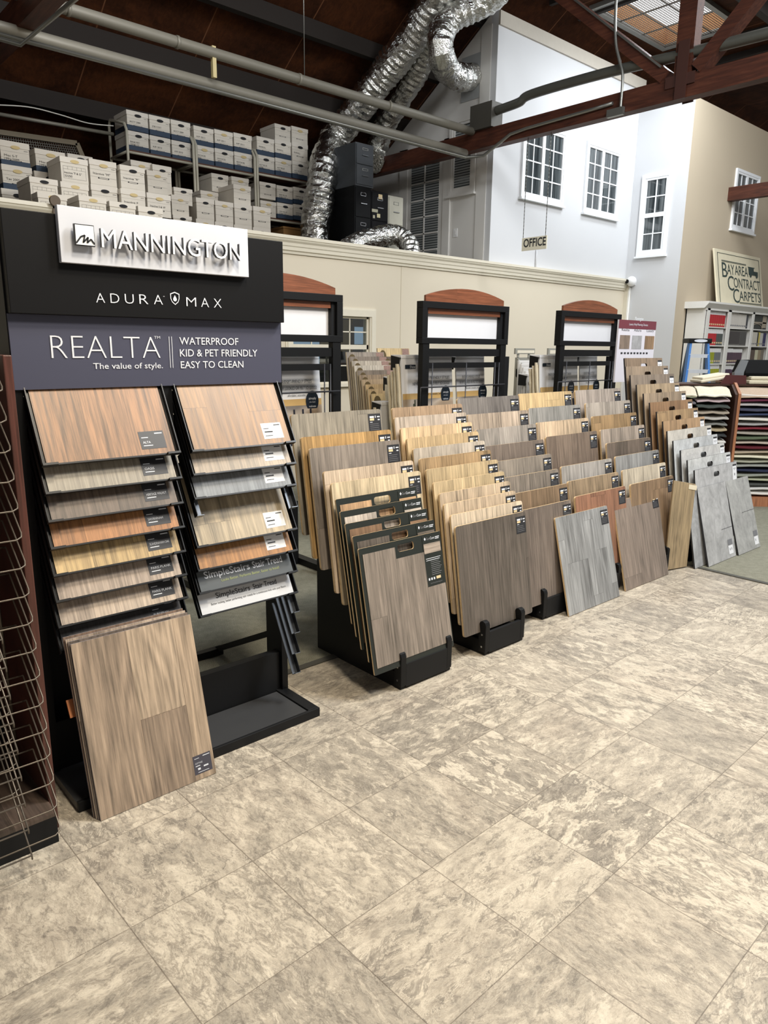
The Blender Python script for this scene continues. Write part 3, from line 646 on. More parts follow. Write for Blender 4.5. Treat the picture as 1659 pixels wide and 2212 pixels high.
m = MB(); flat(m, w/2-.10, w/2-.02, .03, .10, -.0016, 0); flat(m, w/2-.10, w/2-.02, .105, .15, -.0016, 1); flat(m, w/2-.08, w/2-.07, .06, .08, -.002, 1); add_part(o, m, 'sticker', [STK, mat('print_grey', '77787c', .5, var=0)])
m = MB(); flat(m, -.02, w/2, .33, .333, -.0008, 0); add_part(o, m, 'seam', DTXT)
# ================================================================== SIGN DISPLAY
DX0, DX1, YS = .727, 1.812, 2.69
root = thing('sign_display', 'tall black flooring display with dark signs and rows of tilted sample trays', 'display stand', (1.27, 2.7, 0))
for (x0, x1) in ((.722, .752), (1.254, 1.298), (1.784, 1.815)):
    m = MB(); m.box(x0, x1, 2.70, 2.83, .03, 2.04); m.build('post', BLACK, root)
# base tray
m = MB(); m.box(DX0, 1.755, 2.455, 2.71, .006, .036); m.build('base_tray', mat('black_base_laminate', '37383a', .45), root)
m = MB(); m.box(DX0, DX1, 2.44, 2.455, .0, .042); m.box(1.758, DX1, 2.455, 2.72, 0, .042); m.build('base_rim', BLACKM, root, bevel=.002)
p = at_y(2.72, 620, 1402); m = MB(); m.box(DX0, 1.78, 2.718, 2.735, .03, p.z); m.build('kick_panel', BLACKM, root)
m = MB(); m.box(DX0, 1.80, 2.735, 2.76, p.z-.05, p.z); m.build('rail', BLACK, root)
m = MB(); m.beam((1.27, 2.80, .30), (1.27, 3.35, .03), .03, .03); m.beam((1.80, 2.80, .30), (1.80, 3.35, .03), .03, .03); m.box(.72, 1.82, 3.33, 3.37, 0, .04); m.build('rear_foot', BLACK, root)
m = MB(); m.box(.753, 1.253, 2.835, 2.85, .03, 1.2); m.build('back_panel', BLACKM, root)  # added dark sheet standing in for the darkness behind the left trays
# signs
a, b = at_y(YS-.03, 0, 447), at_y(YS-.03, 614, 697)
m = MB(); m.box(a.x, b.x, YS-.03, YS+.10, b.z, a.z); hs = m.build('header_panel', mat('black_sign_face', '0c0c0e', .5, spec=.2, var=.02), root, bevel=.002)
SIGNB = mat('slate_blue_sign_face', '404255', .55, var=.02)
c, d = at_y(YS, 15.4, 677), at_y(YS, 608, 826)
m = MB(); m.box(c.x, d.x, YS, YS+.012, d.z, c.z); bs = m.build('blue_sign', SIGNB, root)
m = MB(); m.box(c.x, d.x, YS+.03, YS+.06, c.z-.02, c.z); m.build('rail', BLACK, root)
def txt(parent, name, s, Y, bl, br, top, mats, off=0.0, depth=0.0, mside=None):
    P = at_y(Y, *bl); Q = at_y(Y, *br); T = at_y(Y, bl[0], top)
    m = MB(); put_text(m, s, P, (1,0,0), UP, Q.x-P.x, T.z-P.z, 0, off=off, depth=depth, mside=mside)
    o = m.build(name, mats, root); return o
def letters(name, items, mats, Y, par=root, extra=None):
    m = MB()
    for (s, bl, br, top, off) in items:
        P = at_y(Y, *bl); Q = at_y(Y, *br); T = at_y(Y, bl[0], top); put_text(m, s, P, (1,0,0), UP, Q.x-P.x, T.z-P.z, 0, off=off)
    if extra: extra(m)
    o = m.build(name, mats, root); 
    if par is not root: o.parent = par
    return o
def spaced(word, x0, x1, y0, y1, top, off, Y):
    """wide-tracked capitals: one item per letter"""
    n = len(word); wd = {'I': .25, 'M': 1.25, 'W': 1.3, 'J': .6}; ws = [wd.get(ch, 1.0) for ch in word]; gap = .62; tot = sum(ws)+gap*(n-1); x = 0; out = []
    for ch, w_ in zip(word, ws):
        f0 = x/tot; f1 = (x+w_)/tot; a = (x0+(x1-x0)*f0, y0+(y1-y0)*f0); b = (x0+(x1-x0)*f1, y0+(y1-y0)*f1); out.append((ch, a, b, a[1]-top, off)); x += w_+gap
    return out
Yb = YS-.0025
def bars(m):
    for x in (366.5, 372):
        P, T = at_y(Yb, x+1.5, 794.5), at_y(Yb, x-1.5, 727); m.add([(P.x, Yb, P.z), (P.x+.0022, Yb, P.z), (P.x+.0022, Yb, T.z), (P.x, Yb, T.z)], [(0,1,2,3)])
letters('lettering', [('REALTA', (112, 775), (347, 774.5), 723, -.022), ('TM', (333, 731.5), (346, 731.5), 726, 0), ('The value of style.', (202, 797), (352, 796), 784.5, .004),
    ('WATERPROOF', (388, 744), (515, 742.5), 728.5, .004), ('KID & PET FRIENDLY', (389, 770), (556, 768.5), 754.5, .004), ('EASY TO CLEAN', (391, 795.5), (526, 794), 780.5, .004)], LTXT, Yb, extra=bars)
Yh = YS-.0325
def shield(m):
    P = at_y(Yh, 378, 645); s = .0235; lp = [(-.8, .75), (0, 1.05), (.8, .75), (.78, .0), (.55, -.55), (0, -1.0), (-.55, -.55), (-.78, .0)]
    n = len(lp)
    for i in range(n):
        a, b = lp[i], lp[(i+1) % n]; q = [(a[0], a[1]), (b[0], b[1]), (b[0]*.84, b[1]*.84), (a[0]*.84, a[1]*.84)]
        m.add([(P.x+x*s, Yh, P.z+z*s) for x, z in q], [(0,1,2,3)] if True else None)
    dr = [(0, .55)]+[(.32*math.cos(math.radians(t)), -.12+.32*math.sin(math.radians(t))) for t in range(30, -211, -30)]
    m.add([(P.x+x*s, Yh, P.z+z*s) for x, z in dr[::-1]], [tuple(range(len(dr)))])
letters('lettering', spaced('ADURA', 208, 352, 653.5, 658, 21, -.012, Yh)+spaced('MAX', 403, 479, 661.5, 665.5, 20, -.012, Yh)+[('o', (352.5, 641), (355.5, 641), 638.5, 0)], LTXT, Yh, extra=shield)
# white logo panel with raised letters
YL = YS-.055
a, b = at_y(YL, 122.5, 441.6), at_y(YL, 537.8, 599)
m = MB(); m.box(a.x, b.x, YL, YS-.03, b.z, a.z); lp = m.build('logo_panel', mat('white_sign_face', 'c6cad4', .5, var=.01), root, bevel=.0015)
LETF, LETS = mat('letter_face_white', 'dfe3e8', .35, var=0), mat('letter_side_grey', '17171a', .4, var=0)
Yf = YL-.014
P, Q, T = at_y(Yf-.012, 219.5, 534), at_y(Yf-.012, 520.5, 561), at_y(Yf-.012, 218, 493)
m = MB(); put_text(m, 'MANNINGTON', (P.x, Yf, P.z), (1,0,0), UP, Q.x-P.x, T.z-P.z, 0, off=0, depth=.016, mside=1); m.build('raised_letters', [LETF, LETS], root)
P, T = at_y(Yf, 160.5, 530), at_y(Yf, 200, 488)
m = MB(); m.box(P.x, T.x, Yf-.010, Yf, P.z, T.z, 1); m.box(P.x+.003, T.x-.002, Yf-.0115, Yf-.010, P.z+.003, T.z-.003, 0)
w_, h_ = T.x-P.x, T.z-P.z
wave = [(.06, .12), (.3, .42), (.5, .5), (.40, .16), (.66, .42), (.60, .16), (.80, .34), (.97, .12)]
for i in range(len(wave)-1): m.beam((P.x+wave[i][0]*w_, Yf-.0125, P.z+wave[i][1]*h_), (P.x+wave[i+1][0]*w_, Yf-.0125, P.z+wave[i+1][1]*h_), .0045, .002, (0,-1,0), mi=1)
m.build('emblem', [LETF, LETS], root)
# trays and their samples
ALPHA = math.atan(1.88); TT = math.pi/2-ALPHA; YF = 2.57
ca, sa = math.cos(ALPHA), math.sin(ALPHA); DV = Vector((0, ca, sa)); NV = Vector((0, -sa, ca))
CLIPB = mat('tray_black_metal', '1a1b1d', .35, .3); BRK = mat('bracket_grey_metal', '6c7178', .35, .7)
def tray(X0, X1, z, full=True, L=.36):
    m = MB(); o = Vector((0, YF, z))-NV*.010
    for x in (X0-.016, X1+.002):
        m.obox(Vector((x, o.y, o.z)), (.014, 0, 0), DV*L, NV*.004); m.obox(Vector((x if x < X0 else x+.010, o.y, o.z)), (.004, 0, 0), DV*L, NV*.022)
    if full:
        m.obox(Vector((X0-.016, o.y, o.z))-DV*.006, (X1-X0+.032, 0, 0), DV*.006, NV*.012)
        for x in (X0-.016, X1-.035): m.obox(Vector((x, o.y, o.z))-DV*.008, (.051, 0, 0), DV*.008, NV*.024)
        m.obox(Vector((X0-.01, o.y, o.z)), (X1-X0+.02, 0, 0), DV*L, NV*.003)
    return m.build('sample_tray' if full else 'empty_tray_bracket', CLIPB, root)
def bracket(x, z, L=.30, side=1):
    m = MB(); o = Vector((x, YF, z)); m.obox(o, (.030*side, 0, 0), DV*L, NV*.003, 0); m.obox(o, (.003*side, 0, 0), DV*L, NV*.028, 1); m.obox(o-DV*.003, (.030*side, 0, 0), DV*.003, NV*.028, 0)
    return m.build('empty_bracket', [BRK, CLIPB], root)
LX0, LX1, RX0, RX1 = .768, 1.236, 1.316, 1.768
LFR = [(387,976), (391,1031), (394,1085), (395,1137), (399,1189), (401,1239.5), (402.5,1289), (405,1337)]
LCOL = [('8b6340', 'strongly grained orange brown', 'ALTA'), ('8c8474', 'grey green', 'OASIS'), ('695a4d', 'dark walnut', 'HERITAGE WALNUT'), ('ab7240', 'reddish orange', 'SAVANNAH'), ('b99b65', 'golden oak', 'SCANDINAVIAN OAK'), ('aa9685', 'pinkish beige', 'PARIS PLANK'), ('b09d89', 'greyed beige', 'PARIS PLANK'), ('433e3c', 'nearly black', 'EUROPEAN')]
RFR = [(634,953.7), (635.8,999.8), (639,1046), None, (639,1141), (640,1187), (640,1232), (639,1278)]
RCOL = [('96704a', 'tan multi-plank', ''), ('a8967f', 'sandy beige', ''), ('787d80', 'slate grey', ''), None, ('a9977a', 'knotty beige', ''), ('a8743f', 'orange amber', ''), ('4a4f52', '', ''), ('c3c6cb', '', '')]
GREYS = mat('sign_card_grey', '4c5154', .45); PALES = mat('sign_card_pale', 'c6c8cc', .45)
def tlabel(o, w, dark, name):
    m = MB(); x1 = w/2-.028; x0 = x1-.098; z0, z1 = .022, .092
    m.obox((x0, -.0008, z0), (x1-x0, 0, 0), (0, .0006, 0), (0, 0, z1-z0))
    flat(m, x0+.062, x1-.006, z1-.012, z1-.008, -.0014, 1); flat(m, x0+.008, x0+.034, z1-.026, z1-.023, -.0014, 1)
    if name: put_text(m, name, (x0+.010, -.0014, z0+.022), (1,0,0), UP, min(.08, .0075*len(name)), .009, 1)
    else: flat(m, x0+.010, x0+.05, z0+.028, z0+.034, -.0014, 1)
    flat(m, x0+.010, x0+.046, z0+.012, z0+.015, -.0014, 1)
    add_part(o, m, 'label', [LABEL, LTXT] if dark else [STK, DTXT])
def tray_row(frs, cols, X0, X1, side, dark):
    for k, (fr, cc) in enumerate(zip(frs, cols)):
        if fr is None: continue
        z = at_y(YF, *fr).z
        tray(X0, X1, z)
        P = ((X0+X1)/2, YF, z); w = X1-X0
        c, word, nm = cc
        if word:
            pos = 'topmost' if k == 0 else ordn(k)+' from the top'
            f = wood('tray_%s_%d' % (side, k), c, pw=.185 if side == 'right' else .16, pl=.9, contrast=1.2 if word.startswith('knotty') else .8, ring=1.5 if k == 0 else 1, grain=1.7 if k == 0 and side == 'left' else 1)
            o = board('sample_board', f'{word} wood-look sample, {pos} in the sign display {side} trays', 'flooring sample', 'samples in the tilted trays', P, w, .345, .007, TT, f, DKEDGE, 0)
            tlabel(o, w, dark, nm)
        elif k == 6:
            o = board('sign_card', 'dark grey stair tread card with white bold words in the right tray column', 'sign', None, P, w, .345, .007, TT, GREYS, DKEDGE, 0)
            m = MB(); put_text(m, 'SimpleStairs', (-w/2+.03, -.0014, .052), (1,0,0), UP, .215, .028, 0, off=.014); put_text(m, 'Stair Tread', (-w/2+.26, -.0014, .052), (1,0,0), UP, .15, .028, 0, off=.014)
            add_part(o, m, 'lettering', LTXT); m = MB(); put_text(m, 'Looks Better. Performs Better. Easier to Install', (-w/2+.10, -.0014, .026), (1,0,0), UP, .285, .011, 0); add_part(o, m, 'lettering', mat('print_olive', '9aa36a', .5, var=0))
        else:
            o = board('sign_card', 'pale grey stair tread card with dark words in the lowest filled right tray', 'sign', None, P, w, .345, .007, TT, PALES, DKEDGE, 0)
            m = MB(); put_text(m, 'SimpleStairs', (-w/2+.08, -.0014, .056), (1,0,0), UP, .165, .022, 0, off=.004); put_text(m, 'Stair Tread', (-w/2+.26, -.0014, .056), (1,0,0), UP, .12, .022, 0, off=.004)
            put_text(m, 'Better looking, better performing stair treads for a continuous look with your floors', (-w/2+.05, -.0014, .032), (1,0,0), UP, .37, .009, 0); add_part(o, m, 'lettering', DTXT)
tray_row(LFR, LCOL, LX0, LX1, 'left', True); tray_row(RFR, RCOL, RX0, RX1, 'right', False)
bracket(RX1+.012, at_y(YF, 637, 1096.6).z, side=-1); bracket(RX0-.014, at_y(YF, 431, 1132).z+.03, .26)
for p in ((643,1321), (643,1365.5), (642,1410), (643,1452)): bracket(RX1+.014, at_y(YF, *p).z, .34, -1)
for p in ((400,1372), (400,1421), (400,1470), (400,1516)): bracket(LX1+.012, at_y(YF, *p).z, .30, -1)
zz = at_y(YF, 157, 1535).z
# ---- stack of leaning plank boards in front
for k in range(4):
    y0 = 2.342+.011*k; a = at_z(.002, 219, 1775); b = at_z(.002, 468, 1670); w = b.x-a.x; h = .64+.006*k
    lab = ['light brown plank board with a label, frontmost of those leaning at the sign display', 'thin plank board directly behind the front leaning board at the sign display', 'thin plank board second behind the front leaning board at the sign display', 'rearmost thin plank board of the pile leaning at the sign display'][k]
    o = board('plank_board', lab, 'flooring sample', 'plank boards leaning on the sign display', ((a.x+b.x)/2-.004*k, y0, .002), w, h, .007, math.radians(14.2), wood('cottage_%d' % k, ['a88f76', '6d5f54', 'b09b84', '7a6250'][k], pw=.185, pl=.66, contrast=1.5, ring=1.3, ph=.162), mat('vinyl_core_edge', '8f8c94', .5), 0)
    if k == 0:
        for (u0, u1, v0, v1, cc, q_) in ((0, .43, 0, 1, 'a08a75', 0), (.433, .83, .47, 1, 'b69f85', 1), (.433, .83, 0, .467, '927d6a', 2), (.833, 1, 0, 1, 'ac957b', 3)):
            m = MB(); flat(m, -w/2+w*u0, -w/2+w*u1, h*v0, h*v1, -.0006); add_part(o, m, 'plank', wood('cottage_plank_%d' % q_, cc, pw=3, pl=9, contrast=1.0, ring=2.0, seam=0, ph=.5+.07*q_))
        m = MB(); x1 = w/2-.012; x0 = x1-.075; m.obox((x0, -.0013, .022), (.075, 0, 0), (0, .0005, 0), (0, 0, .073))
        flat(m, x0+.042, x1-.004, .086, .089, -.0018, 1); flat(m, x0+.006, x0+.026, .083, .085, -.0018, 1)
        put_text(m, 'COTTAGE', (x0+.007, -.0018, .062), (1,0,0), UP, .030, .006, 1); flat(m, x0+.007, x0+.026, .053, .056, -.0018, 1); flat(m, x0+.015, x0+.026, .038, .046, -.0018, 1); flat(m, x0+.04, x0+.06, .044, .050, -.0018, 1); flat(m, x0+.014, x0+.06, .028, .030, -.0018, 1)
        add_part(o, m, 'label', [mat('label_slate', '45444e', .5, var=.02), LTXT])
m = MB(); xx = at_y(2.5, 157, 1535).x; z0 = at_y(2.5, 157, 1550).z; m.obox((xx-.012, 2.5, z0), (.10, 0, 0), DV*.065, NV*.008); o = m.build('sample_chip', mat('orange_veneer', 'c07a4c', .5), origin=(xx, 2.5, z0))
tag(o, 'small orange brown sample sticking out left of the leaning plank boards', 'flooring sample')
# ================================================================== WIRE RACK AT THE LEFT EDGE
MAHO = wood('mahogany_panel', '5a3026', pw=1, pl=5, contrast=.5, seam=0, rough=.4)
WIRE = mat('bronze_wire', '6a6258', .4, .6)
rk = thing('wire_display_rack', 'wire basket rack with a mahogany side panel at the left edge of the picture', 'display rack', (.3, 2.5, 0))
m = MB(); m.box(.622, .648, 2.405, 2.98, 0, 1.62); m.build('side_panel', MAHO, rk, bevel=.003)
m = MB(); m.box(-.35, -.324, 2.405, 2.98, 0, 1.62); m.build('side_panel', MAHO, rk, bevel=.003)
m = MB(); m.box(-.324, .622, 2.33, 2.95, 0, .10); m.build('plinth', BLACKM, rk); m = MB(); m.box(-.324, .622, 2.33, 2.95, .10, .112); m.build('plinth_top', wood('walnut_plinth', '54453c', pw=.2, pl=2), rk)
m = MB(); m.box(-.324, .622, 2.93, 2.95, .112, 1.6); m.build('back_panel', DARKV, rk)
for k in range(17):
    z = 1.515-.0875*k; yt = 2.338-.0082*k*1.0; xr = .600
    D2 = Vector((0, .24, .19)); m = MB(); R_ = .0027
    f = Vector((0, yt, z)); b = f+D2
    c = .02
    m.tube([Vector((xr, 0, 0))+b, Vector((xr, 0, 0))+f+D2*.08, Vector((xr-.004, 0, 0))+f+D2*.03, Vector((xr-c, 0, 0))+f, Vector((-.31, 0, 0))+f], R_, 6, caps=True)
    m.tube([Vector((xr-.07, 0, 0))+b+D2*.1, Vector((xr-.075, 0, 0))+f+D2*.62, Vector((xr-.10, 0, 0))+f+D2*.58, Vector((-.31, 0, 0))+f+D2*.58], R_, 6)
    for x in (.50, .30, .10, -.10): 
        m.tube([Vector((x, 0, 0))+b+D2*.2, Vector((x, 0, 0))+f-D2*.10, Vector((x, 0, -.014))+f-D2*.10], R_, 6)
    g = f-D2*.10; m.tube([Vector((.50, 0, 0))+g, Vector((-.31, 0, 0))+g], R_, 6)
    m.tube([Vector((xr, 0, 0))+b, Vector((-.31, 0, 0))+b], R_, 6)
    m.build('wire_shelf', WIRE, rk)
for x in (.585, -.30):
    m = MB(); m.tube([(x, 2.60, .112), (x, 2.66, 1.6)], .006, 8); m.build('upright_wire', WIRE, rk)
# ================================================================== CARPET RACKS WITH ARCHED HEADERS
CHERRY = wood('cherry_laminate', '8a4a2c', pw=2, pl=9, contrast=.5, seam=0, rough=.4, axis='x')
FROST = mat('white_back_panel', 'dcdde2', .5, var=.02)
YK = 4.0; ZT, ZB2 = at_y(YK, 905, 649).z, at_y(YK, 905, 742).z
h2l, h2r = at_y(YK, 913, 650).x, at_y(YK, 1100, 660).x; RWID = h2r-h2l
h3r = at_y(YK, 1343, 676).x; h1r = at_y(YK, 740, 632).x
ORD3 = ['leftmost', 'middle', 'rightmost']
def zk(y): return at_y(YK, 930, y).z
CARDW = mat('white_display_card', 'e2e2e4', .5, var=.02); GOLD = mat('gold_card_stripe', 'c2a067', .5)
PHOTO = NT('printed_room_photo'); v, X, Y, Z = PHOTO.obj(); n1 = PHOTO.noise(PHOTO.xyz(X, 0.0, PHOTO.m('MULTIPLY', Z, 1.6)), 3.2, 1)
PHOTOM = PHOTO.done(PHOTO.ramp(n1, [(.35, '77706a'), (.5, 'b3a596'), (.6, 'a08d78')]), .4)
NAVY = mat('navy_badge', '16222f', .45, var=0); SEATC = mat('printed_dark_sofa', '1b1d2a', .5); PLANT = mat('printed_plant', '2c3322', .5)
FRINGE = mat('carpet_edge_fringe', 'e0d5bd', .95, var=.3, scale=160); PILE = mat('carpet_pile_cream', 'd8ccb2', .95, var=.15, scale=150)
def card(name, label, X0, X1, Yc, zt, zb, texts, badge, photo, logo=True, lean=.05, group='carpet display cards'):
    o = thing(name, label, 'display card', ((X0+X1)/2, Yc, zb), group); w = X1-X0; D = Vector((0, lean, 0))
    def q(x0, x1, z0, z1, d, m, mi=0):
        f = lambda z: Yc+lean*(z-zb)/(zt-zb)-d
        m.add([(x0, f(z0), z0), (x1, f(z0), z0), (x1, f(z1), z1), (x0, f(z1), z1)], [(0,1,2,3)], mi)
    m = MB(); m.prism([(X0, Yc, zb), (X1, Yc, zb), (X1, Yc+lean, zt-.02), (X0, Yc+lean, zt-.02)], (0, .012, 0)); m.build('card', CARDW, o)
    m = MB(); m.prism([(X0, Yc+lean-.004, zt-.022), (X0, Yc+lean, zt), (X0, Yc+lean+.12, zt), (X0, Yc+lean+.12, zt-.05), (X0, Yc+lean+.02, zt-.10)], (w, 0, 0)); m.build('top_fold', CARDW, o, bevel=.004)
    m = MB(); m.prism([(X0-.003, Yc+lean+.012, zt-.02), (X0-.003, Yc+lean+.115, zt-.005), (X0-.003, Yc+lean+.115, zt-.12), (X0-.003, Yc+lean+.02, zt-.12)], (.003, 0, 0)); m.build('end_cap', BLACK, o)
    hh = zt-zb; zs = zt-.30
    m = MB(); q(X0, X1, zb, zs-.045, .003, m); m.build('photo_print', PHOTOM, o)
    m = MB(); q(X0, X1, zs-.045, zs, .0035, m); m.build('stripe', GOLD, o)
    m = MB()
    def t_(s, cx, z, wid, ch):
        f = Yc+lean*(z-zb)/(zt-zb)-.006; put_text(m, s, (cx-wid/2, f, z), (1,0,0), UP, wid, ch)
    for (s, cx, dz, wid, ch) in texts: t_(s, X0+w*cx, zt-dz, wid*w, ch)
    m.build('lettering', DTXT, o)
    if logo:
        m = MB(); x = X0+.06*w; q(x, x+.20*w, zt-.105, zt-.075, .006, m, 0); put_text(m, 'Shaw', (x+.08*w, Yc+lean*.85-.010, zt-.101), (1,0,0), UP, .11*w, .02, 1); m.build('logo', [NAVY, LTXT], o)
    if badge is not None:
        m = MB(); cx = X0+badge*w; cz_ = zs-.02; m.disc((cx, Yc+lean*(cz_-zb)/(zt-zb)-.004, cz_), (0,-1,0), .055, 20, 0, 1.35, .003)
        f = Yc+lean*(cz_-zb)/(zt-zb)-.0085
        put_text(m, 'simply', (cx-.032, f, cz_+.014), (1,0,0), UP, .064, .016, 1); put_text(m, 'values', (cx-.03, f, cz_-.04), (1,0,0), UP, .06, .014, 1); put_text(m, 'the best', (cx-.026, f, cz_-.008), (1,0,0), UP, .052, .008, 1)
        m.build('badge', [NAVY, LTXT], o)
    m = MB()
    if photo == 'sofa':
        q(X0+.36*w, X0+.90*w, zb+.02, zb+.20, .005, m, 0); q(X0+.30*w, X0+.92*w, zb, zb+.10, .0055, m, 0); q(X0+.02*w, X0+.2*w, zb+.25, zs-.07, .005, m, 2)
        for k in range(7): cx = X0+(.14+.025*k)*w; q(cx, cx+.02*w, zb+.06+.02*(k % 3), zb+.18+.03*((k*5) % 4), .005, m, 1)
    elif photo == 'plant':
        for k in range(16): cx = X0+(.20+.012*k)*w; q(cx, cx+.03*w, zb+.12-.03*((k*7) % 3), zs-.08-.02*((k*3) % 4), .005, m, 1)
        q(X0+.08*w, X0+.45*w, zb, zb+.12, .0055, m, 0); q(X0+.66*w, X0+.70*w, zb+.05, zs-.08, .005, m, 0); q(X0+.90*w, X0+.93*w, zb+.05, zs-.08, .005, m, 0)
    else:
        for a in (.40, .58, .74): q(X0+a*w, X0+(a+.035)*w, zb+.02, zs-.07, .005, m, 0)
        q(X0+.40*w, X0+.78*w, zb+.10, zb+.15, .0052, m, 0); q(X0+.08*w, X0+.36*w, zb+.02, zb+.16, .0048, m, 2); q(X0+.2*w, X0+.4*w, zb+.0, zb+.07, .0054, m, 0)
        for k in range(7): cx = X0+(.02+.02*k)*w; q(cx, cx+.012*w, zb+.08, zb+.16+.03*((k*5) % 4), .005, m, 1)
    m.build('printed_scene', [SEATC, PLANT, mat('printed_teal', '33454a', .5)], o)
    return o
def rack(i, xr, wire=True):
    xl = xr-RWID
    r = thing('carpet_rack', f'black carpet sample rack with arched cherry wood header, {ORD3[i]} of the three', 'display rack', ((xl+xr)/2, YK, 0), 'carpet racks with arched headers')
    pw = .07
    for x in (xl+.015, xr-.015-pw):
        m = MB(); m.box(x, x+pw, YK, YK+.05, 0, ZB2); m.build('post', BLACK, r, bevel=.002)
        m = MB(); m.box(x, x+pw, YK-.02, YK+.55, 0, .05); m.build('foot', BLACK, r)
    m = MB()
    f0, f1 = YK-.005, YK+.062
    m.box(xl, xr, f0, f1, ZT-.048, ZT); m.box(xl, xr, f0, f1, ZB2, ZB2+.045); m.box(xl, xl+.05, f0, f1, ZB2+.045, ZT-.048); m.box(xr-.05, xr, f0, f1, ZB2+.045, ZT-.048)
    m.build('header_frame', BLACK, r, bevel=.002)
    for x_ in (xl+.051, xr-.081): m = MB(); m.box(x_, x_+.03, YK+.02, YK+.055, ZB2+.046, ZT-.05); m.build('inner_bracket', BLACKM, r)
    m = MB(); m.box(xl+.051, xr-.051, YK+.056, YK+.060, ZB2+.046, ZT-.049); m.build('back_panel', FROST, r)
    m = MB(); m.box(xl+.083, xr-.083, YK+.025, YK+.054, ZT-.088, ZT-.049); m.build('cherry_rail', CHERRY, r)
    a, b = xl+.055, xr-.045; n = 14; zt = .045; loop = [(a, YK+.02, ZT)]+[(a+(b-a)*k/n, YK+.02, ZT+zt+.068*(1-(2*k/n-1)**2)) for k in range(n+1)]+[(b, YK+.02, ZT)]
    m = MB(); m.prism(loop, (0, .022, 0)); m.build('arched_header', CHERRY, r, bevel=.002)
    m = MB(); m.box(xl+.08, xr-.08, YK+.01, YK+.045, zk(770), zk(753)); m.build('crossbar', BLACK, r)
    m = MB(); m.box(xl+.05, xr-.05, YK+.015, YK+.045, zk(796), zk(784)); m.build('crossbar', BLACK, r)
    m = MB(); z = zk(836); m.tube([(xl-.03, YK-.03, z-.25), (xl-.03, YK-.03, z), (xr-.05, YK-.03, z)], .006, 6)
    for f in (.1, .48, .83, .88): m.tube([(xl+RWID*f, YK-.02, zk(784)), (xl+RWID*f, YK-.02, .4)], .005, 6)
    m.build('wire_grid', mat('dark_wire', '3a3b40', .4, .4), r)
    if i > 0:
        m = MB(); m.box(xr-.01, xr+.16, YK+.10, YK+.13, .1, zk(771)); m.build('side_panel', BLACKM, r)
    m = MB(); m.box(xl+.08, xr-.08, YK+.45, YK+.5, .0, .5); m.build('base_panel', BLACK, r)
    return xl
xs = [rack(0, h1r), rack(1, h2r), rack(2, h3r)]
BF = [('BUDGET-FRIENDLY STYLES', .5, .19, .62, .022), ('NEVER LOOKED OR FELT SO GOOD', .5, .235, .82, .022), ('affordable | attainable | attractive', .58, .28, .55, .014)]
BF2 = [('BUDGET-FRIENDLY STYLES', .62, .19, .62, .022), ('NEVER LOOKED AND FELT SO GOOD', .56, .235, .74, .022), ('affordable | attainable | attractive', .6, .315, .5, .014)]
PET = [('NO ODOUR, NO STAIN', .5, .19, .6, .022), ('FOR YOUR PET', .5, .235, .4, .022)]
yk = YK+.16; zc = at_y(yk, 940, 767).z; zcb = zc-.62
card('display_card', 'white carpet card with navy badge and printed room seen through the leftmost rack', at_y(yk, 590, 770).x, h1r-.05, yk, zc, zcb, BF, .80, 'desk')
x0 = at_y(yk, 876, 760).x; x1 = at_y(yk, 985, 770).x; x2 = at_y(yk, 994, 770).x; x3 = h2r-.05
card('display_card', 'white carpet card with gold stripe and printed dark sofa in the middle rack', x0, x1, yk, zc, zcb, BF2, .84, 'sofa')
card('display_card', 'white carpet card with printed green plant in the middle rack', x2, x3, yk, zc, zcb, BF, .90, 'plant', False)
r0 = at_y(yk, 1176, 762).x; r1 = at_y(yk, 1257, 770).x; r2 = at_y(yk, 1262, 770).x; r3 = h3r-.05
card('display_card', 'white carpet card with navy badge at the left of the rightmost rack', r0, r1, yk, zc, zcb, PET, .80, 'sofa')
card('display_card', 'white carpet card with gold stripe at the right of the rightmost rack', r2, r3, yk, zc, zcb, BF, .92, 'desk', False)
card('display_card', 'narrow white carpet card standing below and left of the middle rack', at_y(4.6, 853, 815).x, at_y(4.6, 853, 815).x+.28, 4.6, at_y(4.6, 853, 815).z, 0.0, [], None, 'plant', True, .03)
card('display_card', 'lowest white carpet card between first and second board columns', at_y(4.4, 829, 869).x, at_y(4.4, 829, 869).x+.14, 4.4, at_y(4.4, 829, 869).z, 0.0, [], None, 'plant', False, .03)
card('display_card', 'narrow white carpet card standing below and left of the rightmost rack', at_y(4.6, 1145, 808).x, at_y(4.6, 1145, 808).x+.28, 4.6, at_y(4.6, 1145, 808).z, 0.0, [], None, 'plant', True, .03)
def slabs(nm, where, X0, X1, Y0, zt, n, zb=.0):
    for k in range(n):
        m = MB(); y = Y0+.034*k; rr = random.Random(k*7+int(X0*100)); pts = []
        for j in range(22):
            f = j/21; pts.append((X0+.005*rr.uniform(-1, 1), y-.17*(1-f)+.05*(1-f)**2, zb+(zt-.03*k-zb)*f))
        L = len(pts); vs = [Vector(p) for p in pts]+[Vector(p)+Vector((0, .018, 0)) for p in pts]; vs2 = [v_+Vector((X1-X0, 0, 0)) for v_ in vs]
        al = vs+vs2; N2 = 2*L
        for j in range(L-1):
            m.add([al[j], al[j+1], al[L+j+1], al[L+j]], [(0,1,2,3)], 0); m.add([al[N2+j], al[N2+j+1], al[j+1], al[j]], [(0,1,2,3)], 1); m.add([al[N2+L+j], al[L+j], al[L+j+1], al[N2+L+j+1]], [(0,1,2,3)], 1)
        m.add([al[L-1], al[N2+L-1], al[N2+2*L-1], al[2*L-1]], [(0,1,2,3)], 0)
        o = m.build('carpet_sample', [FRINGE, PILE], origin=(X0, y, zb)); tag(o, f'cream carpet sample, {ordn(k)} behind the white card {where}', 'carpet sample', 'carpet samples behind the display cards')
